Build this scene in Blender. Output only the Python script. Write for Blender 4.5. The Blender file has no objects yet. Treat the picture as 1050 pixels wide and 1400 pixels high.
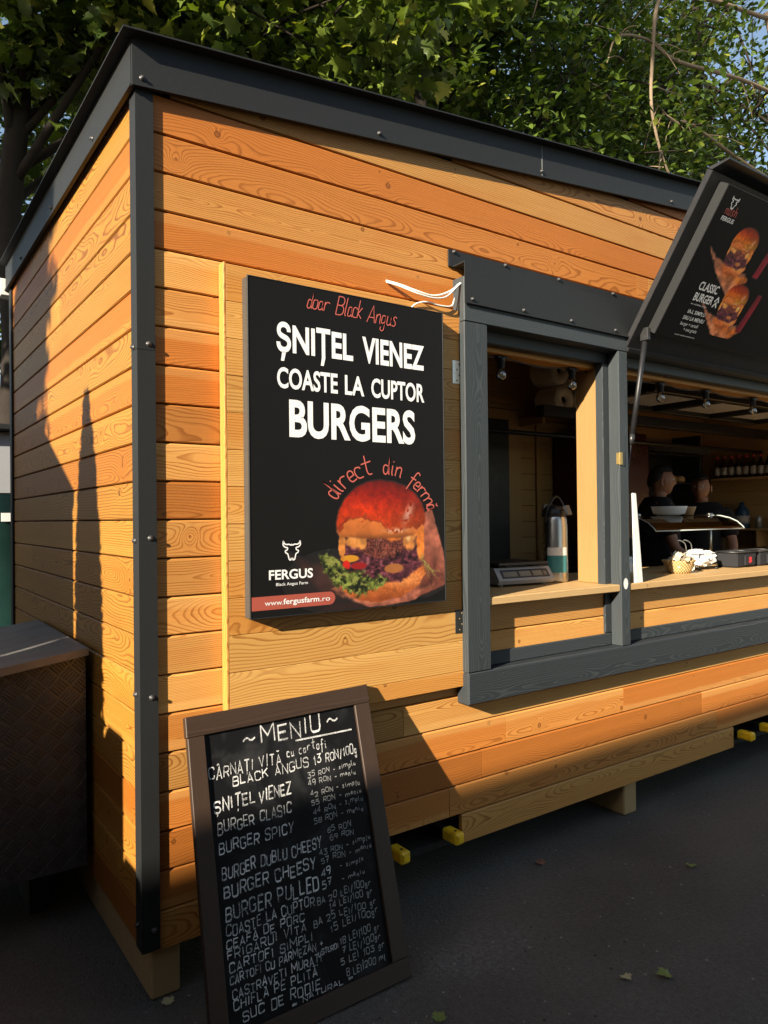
import bpy, math, random
import numpy as np
from mathutils import Vector, Matrix

# ------------------------------------------------------------------ camera, sky, sun, exposure
scene = bpy.context.scene
rad = math.radians
cam_data = bpy.data.cameras.new("camera")
cam = bpy.data.objects.new("camera", cam_data)
scene.collection.objects.link(cam)
cam_data.sensor_fit = 'VERTICAL'
cam_data.sensor_height = 36.0
cam_data.lens = 36.0 * 1002.17 / 1400.0
cam_data.clip_start = 0.05
cam_data.clip_end = 500.0


def camera_matrix(yaw, pitch, roll, loc):
    fw = Vector((math.cos(yaw) * math.cos(pitch), math.sin(yaw) * math.cos(pitch), math.sin(pitch)))
    r = fw.cross(Vector((0, 0, 1))).normalized()
    d = fw.cross(r)
    c, s = math.cos(roll), math.sin(roll)
    r2 = c * r + s * d
    d2 = c * d - s * r
    m = Matrix((r2, -d2, -fw)).transposed().to_4x4()
    m.translation = loc
    return m


cam.matrix_world = camera_matrix(rad(54.618), rad(0.4136), rad(0.632), Vector((-0.6875, -2.2674, 1.5)))
scene.camera = cam

SUN_TRAVEL = Vector((2.9, 1.0, -1.2)).normalized()
sun_el = math.asin(-SUN_TRAVEL.z)
sun_az = math.atan2(-SUN_TRAVEL.x, -SUN_TRAVEL.y)
world = bpy.data.worlds.new("World")
scene.world = world
world.use_nodes = True
wn = world.node_tree.nodes
sky = wn.new('ShaderNodeTexSky')
sky.sky_type = 'NISHITA'
sky.sun_disc = False
sky.sun_elevation = sun_el
sky.sun_rotation = sun_az % (2 * math.pi)
sky.air_density = 1.0
sky.dust_density = 0.6
world.node_tree.links.new(sky.outputs[0], wn['Background'].inputs[0])
wn['Background'].inputs[1].default_value = 0.08
sun_data = bpy.data.lights.new("sun", 'SUN')
sun_data.energy = 5.0
sun_data.angle = rad(0.5)
sun_data.color = (1.0, 0.93, 0.83)
sun = bpy.data.objects.new("sun", sun_data)
scene.collection.objects.link(sun)
sun.rotation_euler = SUN_TRAVEL.to_track_quat('-Z', 'Y').to_euler()
sun.location = (-12, -6, 14)
vs = scene.view_settings
vs.view_transform = 'Standard'
vs.look = 'None'
vs.gamma = 1.0
vs.exposure = 1.45
vs.use_white_balance = True
vs.white_balance_temperature = 7200
vs.white_balance_tint = 10
scene.cycles.max_bounces = 6
scene.cycles.transparent_max_bounces = 12
scene.cycles.use_denoising = True

rng = random.Random(11)
nrng = np.random.default_rng(5)
ORIGIN = {}

# ------------------------------------------------------------------ helpers


def tag(o, label=None, cat=None, group=None, kind=None):
    if label: o['label'] = label
    if cat: o['category'] = cat
    if group: o['group'] = group
    if kind: o['kind'] = kind
    return o


def thing(name, loc, label, cat, group=None):
    o = bpy.data.objects.new(name, None)
    o.empty_display_size = 0.1
    scene.collection.objects.link(o)
    o.location = loc
    ORIGIN[o.name] = Vector(loc)
    return tag(o, label, cat, group)


class MB:
    """collects shapes in world coordinates and links them as one mesh object"""

    def __init__(self):
        self.v, self.f, self.m, self.g, self.s, self.c, self.sm = [], [], [], [], [], [], []

    def add(self, verts, faces, mat=0, g=None, seed=0.0, smooth=False):
        o = len(self.v)
        self.v.extend([tuple(p) for p in verts])
        self.f.extend([tuple(i + o for i in fc) for fc in faces])
        self.m.extend([mat] * len(faces))
        self.sm.extend([smooth] * len(faces))
        self.g.extend([tuple(p) for p in (g if g is not None else verts)])
        self.s.extend([seed] * len(verts))

    def box(self, x0, x1, y0, y1, z0, z1, grain='x', ch=0.0, seed=None, mat=0, M=None):
        seed = rng.random() if seed is None else seed
        lo, hi = (x0, y0, z0), (x1, y1, z1)
        c = min(ch, 0.45 * min(x1 - x0, y1 - y0, z1 - z0))
        vs_, idx = [], {}
        for i in (0, 1):
            for j in (0, 1):
                for k in (0, 1):
                    p = [hi[a] if (i, j, k)[a] else lo[a] for a in range(3)]
                    if c <= 0:
                        idx[(i, j, k)] = len(vs_); vs_.append(tuple(p)); continue
                    for a in range(3):
                        q = [p[b] if b == a else p[b] + (c if not (i, j, k)[b] else -c) for b in range(3)]
                        idx[(i, j, k, a)] = len(vs_); vs_.append(tuple(q))
        fs = []
        if c <= 0:
            for a in range(3):
                b, d = (a + 1) % 3, (a + 2) % 3
                for s in (0, 1):
                    quad = []
                    for (t, u) in ((0, 0), (1, 0), (1, 1), (0, 1)):
                        key = [0, 0, 0]; key[a] = s; key[b] = t; key[d] = u
                        quad.append(idx[tuple(key)])
                    fs.append(quad if s else quad[::-1])
        else:
            for a in range(3):
                b, d = (a + 1) % 3, (a + 2) % 3
                for s in (0, 1):
                    quad = []
                    for (t, u) in ((0, 0), (1, 0), (1, 1), (0, 1)):
                        key = [0, 0, 0]; key[a] = s; key[b] = t; key[d] = u
                        quad.append(idx[tuple(key) + (a,)])
                    fs.append(quad if s else quad[::-1])
            for a in range(3):
                b, d = (a + 1) % 3, (a + 2) % 3
                for t in (0, 1):
                    for u in (0, 1):
                        def kk(av, ax):
                            key = [0, 0, 0]; key[a] = av; key[b] = t; key[d] = u
                            return idx[tuple(key) + (ax,)]
                        q = [kk(0, b), kk(1, b), kk(1, d), kk(0, d)]
                        fs.append(q if (t ^ u) else q[::-1])
            for i in (0, 1):
                for j in (0, 1):
                    for k in (0, 1):
                        t = [idx[(i, j, k, 0)], idx[(i, j, k, 1)], idx[(i, j, k, 2)]]
                        fs.append(t if (i + j + k) % 2 else t[::-1])
        cx, cy, cz = (x0 + x1) / 2, (y0 + y1) / 2, (z0 + z1) / 2
        off = seed * 53.0
        gg = []
        for p in vs_:
            if grain == 'x': gg.append((p[0] + off, p[2] - cz, p[1] - cy))
            elif grain == 'y': gg.append((p[1] + off, p[2] - cz, p[0] - cx))
            else: gg.append((p[2] + off, p[0] - cx, p[1] - cy))
        if M is not None:
            vs_ = [tuple(M @ Vector(p)) for p in vs_]
        self.add(vs_, fs, mat, gg, seed)
        return self

    def tube(self, pts, r, n=8, mat=0, caps=True, seed=0.5):
        pts = [Vector(p) for p in pts]
        rs = r if isinstance(r, (list, tuple)) else [r] * len(pts)
        up = None
        rings, gg = [], []
        L = 0.0
        for i, p in enumerate(pts):
            t = (pts[min(i + 1, len(pts) - 1)] - pts[max(i - 1, 0)]).normalized()
            if up is None:
                up = t.orthogonal().normalized()
            up = (up - t * up.dot(t))
            up = up.normalized() if up.length > 1e-6 else t.orthogonal().normalized()
            b = t.cross(up)
            if i: L += (p - pts[i - 1]).length
            for k in range(n):
                a = 2 * math.pi * k / n
                rings.append(tuple(p + (up * math.cos(a) + b * math.sin(a)) * rs[i]))
                gg.append((L + seed * 53, rs[i] * math.cos(a), rs[i] * math.sin(a)))
        fs = []
        for i in range(len(pts) - 1):
            for k in range(n):
                k2 = (k + 1) % n
                fs.append((i * n + k, i * n + k2, (i + 1) * n + k2, (i + 1) * n + k))
        if caps:
            fs.append(tuple(range(n))[::-1])
            fs.append(tuple((len(pts) - 1) * n + k for k in range(n)))
        self.add(rings, fs, mat, gg, seed, smooth=True)
        return self

    def lathe(self, prof, c, n=20, mat=0, M=None, seed=0.5):
        """prof: list of (radius, height) from bottom to top around the z axis at c"""
        vs_, fs = [], []
        for (r, h) in prof:
            for k in range(n):
                a = 2 * math.pi * k / n
                p = Vector((r * math.cos(a), r * math.sin(a), h))
                if M is not None: p = M @ p
                vs_.append((c[0] + p[0], c[1] + p[1], c[2] + p[2]))
        for i in range(len(prof) - 1):
            for k in range(n):
                k2 = (k + 1) % n
                fs.append((i * n + k, i * n + k2, (i + 1) * n + k2, (i + 1) * n + k))
        if prof[0][0] > 1e-5: fs.append(tuple(range(n))[::-1])
        if prof[-1][0] > 1e-5: fs.append(tuple((len(prof) - 1) * n + k for k in range(n)))
        self.add(vs_, fs, mat, None, seed, smooth=True)
        return self

    def prism(self, poly, a, lo, hi, mat=0, seed=None, grain='x'):
        """poly: 2-D outline in the two other axes (cyclic order), pushed along axis a"""
        seed = rng.random() if seed is None else seed
        b, d = (a + 1) % 3, (a + 2) % 3
        n = len(poly)
        vs_ = []
        for h in (lo, hi):
            for (p, q) in poly:
                x = [0, 0, 0]; x[a] = h; x[b] = p; x[d] = q
                vs_.append(tuple(x))
        ar = sum(poly[i][0] * poly[(i + 1) % n][1] - poly[(i + 1) % n][0] * poly[i][1] for i in range(n))
        fs = [tuple(range(n))[::-1], tuple(range(n, 2 * n))]
        for i in range(n):
            j = (i + 1) % n
            fs.append((i, j, n + j, n + i))
        if ar < 0: fs = [f[::-1] for f in fs]
        gi = {'x': (0, 2, 1), 'y': (1, 2, 0), 'z': (2, 0, 1)}[grain]
        mid = [sum(p[q] for p in vs_) / len(vs_) for q in range(3)]
        gg = [(p[gi[0]] + seed * 53, p[gi[1]] - mid[gi[1]], p[gi[2]] - mid[gi[2]]) for p in vs_]
        self.add(vs_, fs, mat, gg, seed)
        return self

    def quad(self, a, b, c, d, mat=0, seed=0.5):
        self.add([a, b, c, d], [(0, 1, 2, 3)], mat, None, seed)
        return self

    def build(self, name, mats, parent=None, smooth=False):
        me = bpy.data.meshes.new(name)
        base = ORIGIN.get(parent.name, Vector((0, 0, 0))) if parent is not None else Vector((0, 0, 0))
        if parent is None and self.v:
            a = np.array(self.v)
            base = Vector(((a[:, 0].min() + a[:, 0].max()) / 2, (a[:, 1].min() + a[:, 1].max()) / 2, a[:, 2].min()))
        me.from_pydata([(p[0] - base[0], p[1] - base[1], p[2] - base[2]) for p in self.v], [], self.f)
        mats = mats if isinstance(mats, (list, tuple)) else [mats]
        for m in mats: me.materials.append(m)
        me.polygons.foreach_set('material_index', self.m)
        me.polygons.foreach_set('use_smooth', [bool(s or smooth) for s in self.sm])
        at = me.attributes.new('g', 'FLOAT_VECTOR', 'POINT')
        at.data.foreach_set('vector', np.array(self.g, dtype=np.float32).ravel())
        at = me.attributes.new('seed', 'FLOAT', 'POINT')
        at.data.foreach_set('value', np.array(self.s, dtype=np.float32))
        me.update()
        o = bpy.data.objects.new(name, me)
        scene.collection.objects.link(o)
        if parent is not None:
            o.parent = parent
        else:
            o.location = base
        ORIGIN[o.name] = Vector(base)
        return o


def copy_tree(o, parent=None):
    c = o.copy()
    scene.collection.objects.link(c)
    if parent is not None: c.parent = parent
    for ch in list(o.children): copy_tree(ch, c)
    return c


def catmull(pts, n=6):
    P = [Vector(p) for p in pts]
    P = [P[0] * 2 - P[1]] + P + [P[-1] * 2 - P[-2]]
    out = []
    for i in range(1, len(P) - 2):
        for k in range(n):
            t = k / n
            a, b, c, d = P[i - 1], P[i], P[i + 1], P[i + 2]
            out.append(0.5 * ((2 * b) + (c - a) * t + (2 * a - 5 * b + 4 * c - d) * t * t + (3 * b - a - 3 * c + d) * t ** 3))
    out.append(P[-2])
    return out

# ------------------------------------------------------------------ materials


class NT:
    def __init__(self, name):
        self.mat = bpy.data.materials.new(name)
        self.mat.use_nodes = True
        self.t = self.mat.node_tree
        self.b = self.t.nodes['Principled BSDF']
        self.out = self.t.nodes['Material Output']

    def n(self, typ, **kw):
        nd = self.t.nodes.new(typ)
        for k, v in kw.items(): setattr(nd, k, v)
        return nd

    def l(self, a, b): self.t.links.new(a, b)

    def inp(self, sock, v):
        if hasattr(v, 'is_linked') or isinstance(v, bpy.types.NodeSocket): self.l(v, sock)
        else: sock.default_value = v

    def math(self, op, a, b=0.0, c=0.0, clamp=False):
        nd = self.n('ShaderNodeMath', operation=op, use_clamp=clamp)
        self.inp(nd.inputs[0], a); self.inp(nd.inputs[1], b); self.inp(nd.inputs[2], c)
        return nd.outputs[0]

    def mix(self, f, a, b, blend='MIX'):
        nd = self.n('ShaderNodeMix', data_type='RGBA', blend_type=blend)
        self.inp(nd.inputs[0], f)
        self.inp(nd.inputs[6], a); self.inp(nd.inputs[7], b)
        return nd.outputs[2]

    def noise(self, vec, scale, detail=2.0, rough=0.5, dist=0.0):
        nd = self.n('ShaderNodeTexNoise')
        if vec is not None: self.l(vec, nd.inputs['Vector'])
        nd.inputs['Scale'].default_value = scale
        nd.inputs['Detail'].default_value = detail
        nd.inputs['Roughness'].default_value = rough
        nd.inputs['Distortion'].default_value = dist
        return nd.outputs['Fac']

    def comb(self, x, y, z):
        nd = self.n('ShaderNodeCombineXYZ')
        for i, v in enumerate((x, y, z)): self.inp(nd.inputs[i], v)
        return nd.outputs[0]

    def smooth(self, v, a, b, c=0.0, d=1.0):
        nd = self.n('ShaderNodeMapRange', interpolation_type='SMOOTHSTEP')
        self.inp(nd.inputs[0], v)
        for i, q in enumerate((a, b, c, d)): self.inp(nd.inputs[i + 1], q)
        return nd.outputs[0]

    def bump(self, h, strength=0.3, dist=0.001):
        nd = self.n('ShaderNodeBump')
        nd.inputs['Strength'].default_value = strength
        nd.inputs['Distance'].default_value = dist
        self.l(h, nd.inputs['Height'])
        self.l(nd.outputs[0], self.b.inputs['Normal'])


def c4(c): return (c[0], c[1], c[2], 1.0)


def wood(name, light, late, alt, freq=150.0, knots=0.6, rough=0.55, fig=1.0, latemix=0.75, grey=0.0, altmix=1.0, var=0.25, sapamt=0.0):
    w = NT(name)
    ga = w.n('ShaderNodeAttribute', attribute_name='g')
    se = w.n('ShaderNodeAttribute', attribute_name='seed').outputs['Fac']
    sx = w.n('ShaderNodeSeparateXYZ'); w.l(ga.outputs['Vector'], sx.inputs[0])
    u, v, d = sx.outputs
    s2 = w.math('FRACT', w.math('MULTIPLY', se, 17.31))
    s3 = w.math('FRACT', w.math('MULTIPLY', se, 91.77))
    s4 = w.math('FRACT', w.math('MULTIPLY', se, 233.13))
    # knots: cells along the board
    kv = w.n('ShaderNodeTexVoronoi', feature='F1', voronoi_dimensions='2D')
    w.l(w.comb(u, w.math('ADD', v, w.math('MULTIPLY', se, 31.0)), 0.0), kv.inputs['Vector'])
    kv.inputs['Scale'].default_value = 3.4
    kd = w.math('DIVIDE', kv.outputs['Distance'], 3.4)
    kcol = w.n('ShaderNodeSeparateColor'); w.l(kv.outputs['Color'], kcol.inputs[0])
    kon = w.math('GREATER_THAN', kcol.outputs[0], 1.0 - knots)
    ksz = w.math('MULTIPLY_ADD', kcol.outputs[1], 0.006, 0.0025)
    kn = w.math('DIVIDE', kd, ksz)
    kbump = w.math('MULTIPLY', kon, w.math('EXPONENT', w.math('MULTIPLY', w.math('POWER', w.math('DIVIDE', kd, 0.030), 2.0), -1.0)))
    kmask = w.math('MULTIPLY', kon, w.smooth(kn, 1.0, 0.7))
    kring = w.math('MULTIPLY', kon, w.math('MULTIPLY', w.smooth(kn, 1.7, 1.1), w.smooth(kn, 0.6, 1.0)))
    # growth rings: distance from a wavering pith line
    n1 = w.noise(w.comb(w.math('MULTIPLY', u, 1.35), w.math('MULTIPLY', v, 2.5), w.math('MULTIPLY', d, 2.5)), 1.0, 2.0, 0.55)
    n2 = w.noise(w.comb(w.math('MULTIPLY', u, 5.0), w.math('MULTIPLY', v, 14.0), se), 1.0, 2.0, 0.5)
    dd = w.math('ADD', w.math('MULTIPLY_ADD', s2, 0.07, 0.012), w.math('MULTIPLY', w.math('SUBTRACT', n1, 0.5), 0.20 * fig))
    dd = w.math('ADD', dd, w.math('MULTIPLY', kbump, 0.035))
    dd = w.math('ADD', dd, w.math('MULTIPLY', w.math('SUBTRACT', n2, 0.5), 0.018 * fig))
    vc = w.math('ADD', v, w.math('MULTIPLY_ADD', s3, 0.16, -0.08))
    dw = w.math('ADD', dd, d)
    r = w.math('SQRT', w.math('ADD', w.math('MULTIPLY', vc, vc), w.math('MULTIPLY', dw, dw)))
    fr = w.math('MULTIPLY_ADD', s4, freq * 0.6, freq * 0.7)
    ring = w.math('FRACT', w.math('MULTIPLY', r, fr))
    late_m = w.math('MULTIPLY', w.smooth(ring, 0.50, 0.90), w.smooth(ring, 1.0, 0.94))
    rvar = w.noise(w.comb(w.math('MULTIPLY', r, fr), se, 0.0), 0.45, 1.0)
    late_m = w.math('MULTIPLY', late_m, w.math('MULTIPLY_ADD', rvar, 1.5, 0.15, clamp=True))
    fib = w.noise(w.comb(w.math('MULTIPLY', u, 5.0), w.math('MULTIPLY', v, 420.0), w.math('MULTIPLY', d, 420.0)), 1.0, 3.0, 0.65)
    cloud = w.noise(w.comb(w.math('MULTIPLY', u, 2.2), w.math('MULTIPLY', v, 9.0), se), 1.0, 3.0, 0.55)
    base = w.mix(w.math('MULTIPLY', w.smooth(s3, 0.30, 0.90), altmix), c4(light), c4(alt))
    base = w.mix(w.math('MULTIPLY', w.smooth(cloud, 0.45, 0.75), 0.35), base, c4(alt))
    col = w.mix(w.math('MULTIPLY', late_m, latemix), base, c4(late))
    col = w.mix(w.math('MULTIPLY', kring, 0.8), col, c4([q * 0.35 for q in late]))
    col = w.mix(w.math('MULTIPLY', kmask, .65), col, c4([q * 0.75 for q in late]))
    # pale sapwood along one edge of some boards
    sap = w.smooth(w.math('ADD', w.math('MULTIPLY', v, w.math('MULTIPLY_ADD', w.math('GREATER_THAN', s2, .3), 2.0, -1.0)), w.math('MULTIPLY', w.math('SUBTRACT', cloud, .5), .04)), .022, .036)
    sap = w.math('MULTIPLY', sap, w.math('MULTIPLY', w.smooth(s4, .35, .6), sapamt))
    col = w.mix(sap, col, w.mix(.35, c4([q * k for q, k in zip(light, (1.12, 1.25, 1.5))]), col))
    val = w.math('MULTIPLY', w.math('MULTIPLY_ADD', fib, 0.5, 0.76), w.math('MULTIPLY_ADD', s4, var, 1.0 - var / 2))
    col = w.mix(1.0, col, w.comb(val, val, val), 'MULTIPLY')
    w.l(col, w.b.inputs['Base Color'])
    w.b.inputs['Roughness'].default_value = rough
    w.b.inputs['Specular IOR Level'].default_value = 0.3
    h = w.math('ADD', w.math('MULTIPLY', late_m, 0.5), w.math('MULTIPLY', fib, 0.6))
    w.bump(h, 0.22, 0.0012)
    return w.mat


def plain(name, col, rough=0.5, metal=0.0, noise_amt=0.15, scale=30.0, spec=0.5, bump=0.0, dirt=None, bscale=None):
    w = NT(name)
    tc = w.n('ShaderNodeTexCoord').outputs['Object']
    n = w.noise(tc, scale, 4.0, 0.6)
    val = w.math('MULTIPLY_ADD', n, 2 * noise_amt, 1 - noise_amt)
    c = w.mix(1.0, c4(col), w.comb(val, val, val), 'MULTIPLY')
    if dirt is not None:
        m = w.smooth(w.noise(tc, scale * 0.23, 6.0, 0.75), 0.50, 0.78)
        c = w.mix(m, c, c4(dirt))
    w.l(c, w.b.inputs['Base Color'])
    w.b.inputs['Roughness'].default_value = rough
    w.b.inputs['Metallic'].default_value = metal
    w.b.inputs['Specular IOR Level'].default_value = spec
    rv = w.math('MULTIPLY_ADD', w.noise(tc, scale * 0.6, 3.0, 0.6), 0.3, rough - 0.15, clamp=True)
    w.l(rv, w.b.inputs['Roughness'])
    if bump > 0:
        w.bump(w.noise(tc, bscale or scale * 3, 4.0, 0.6), bump, 0.001)
    return w.mat


def glassy(name, col=(1, 1, 1), rough=0.02, mixf=0.85):
    w = NT(name)
    w.b.inputs['Base Color'].default_value = c4(col)
    w.b.inputs['Roughness'].default_value = rough
    w.b.inputs['Specular IOR Level'].default_value = 0.8
    tr = w.n('ShaderNodeBsdfTransparent'); tr.inputs[0].default_value = c4(col)
    mx = w.n('ShaderNodeMixShader')
    fr = w.n('ShaderNodeFresnel'); fr.inputs[0].default_value = 1.5
    gl = w.n('ShaderNodeBsdfGlossy'); gl.inputs['Roughness'].default_value = rough
    w.l(w.math('ADD', fr.outputs[0], 1.0 - mixf, clamp=True), mx.inputs[0])
    w.l(tr.outputs[0], mx.inputs[1]); w.l(gl.outputs[0], mx.inputs[2])
    w.l(mx.outputs[0], w.out.inputs[0])
    return w.mat


M = {}
M['larch'] = wood('larch_cladding', (0.54, 0.272, 0.076), (0.26, 0.078, 0.012), (0.46, 0.150, 0.028), 165, 0.45, rough=0.5, fig=1.05, latemix=.85, var=.46, sapamt=.55)
M['larch_side'] = wood('larch_side_cladding', (0.35, 0.160, 0.027), (0.13, 0.038, 0.005), (0.31, 0.100, 0.013), 130, 0.45, rough=0.5, fig=1.3, latemix=.85, var=.35, sapamt=.4)  # front larch darkened in colour to offset the strong sun on this side
M['larch_pale'] = wood('larch_planed', (0.55, 0.295, 0.084), (0.29, 0.100, 0.016), (0.50, 0.22, 0.050), 110, 0.5, rough=0.48, fig=1.6, latemix=.8, sapamt=.4)
M['spruce'] = wood('spruce_timber', (0.55, 0.36, 0.165), (0.42, 0.24, 0.09), (0.52, 0.31, 0.125), 210, 0.35, latemix=0.5)
M['spruce_in'] = wood('spruce_lining', (0.42, 0.26, 0.11), (0.32, 0.17, 0.055), (0.39, 0.22, 0.085), 180, 0.5, latemix=0.5)
M['skid'] = wood('weathered_timber', (0.34, 0.235, 0.115), (0.22, 0.14, 0.06), (0.30, 0.20, 0.09), 170, 0.4, latemix=0.5, rough=0.75)
M['grey_wood'] = wood('grey_stained_timber', (0.032, 0.039, 0.042), (0.068, 0.077, 0.079), (0.025, 0.031, 0.035), 150, 0.45, rough=0.5, latemix=0.55, fig=1.2, var=.3)
M['jamb'] = wood('jamb_timber', (0.28, 0.165, 0.062), (0.21, 0.105, 0.032), (0.26, 0.135, 0.045), 160, 0.3, latemix=0.5)
M['walnut'] = wood('dark_stained_frame', (0.043, 0.025, 0.016), (0.018, 0.010, 0.006), (0.034, 0.019, 0.011), 260, 0.15, rough=0.5, latemix=0.6, fig=0.5)
M['trim'] = plain('anthracite_sheet_metal', (0.0145, 0.0158, 0.0160), 0.55, 0.0, 0.30, 420, 0.35, bump=0.05, bscale=900, dirt=(0.024, 0.024, 0.022))
M['black'] = plain('black_plastic', (0.012, 0.012, 0.013), 0.45, 0.0, 0.2, 40)
M['backing'] = plain('wall_membrane', (0.012, 0.010, 0.008), 0.9)
M['steel'] = plain('zinc_plated_steel', (0.55, 0.55, 0.52), 0.35, 0.9, 0.15, 60)
M['brushed'] = plain('brushed_steel', (0.50, 0.49, 0.46), 0.3, 1.0, 0.12, 25)
M['dark_steel'] = plain('dark_steel', (0.05, 0.05, 0.05), 0.4, 0.6, 0.2, 60)
M['alu'] = plain('satin_aluminium', (0.36, 0.36, 0.34), 0.42, 0.6, 0.1, 12)
M['white'] = plain('white_plastic', (0.72, 0.71, 0.68), 0.4, 0.0, 0.06, 20)
M['cable_white'] = plain('white_cable', (0.78, 0.76, 0.70), 0.45, 0.0, 0.08, 60)
M['yellow'] = plain('yellow_paint', (0.85, 0.52, 0.015), 0.45, 0.0, 0.15, 50, dirt=(0.40, 0.26, 0.02))
M['hole'] = plain('dark_hole', (0.004, 0.004, 0.004), 0.9)
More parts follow.
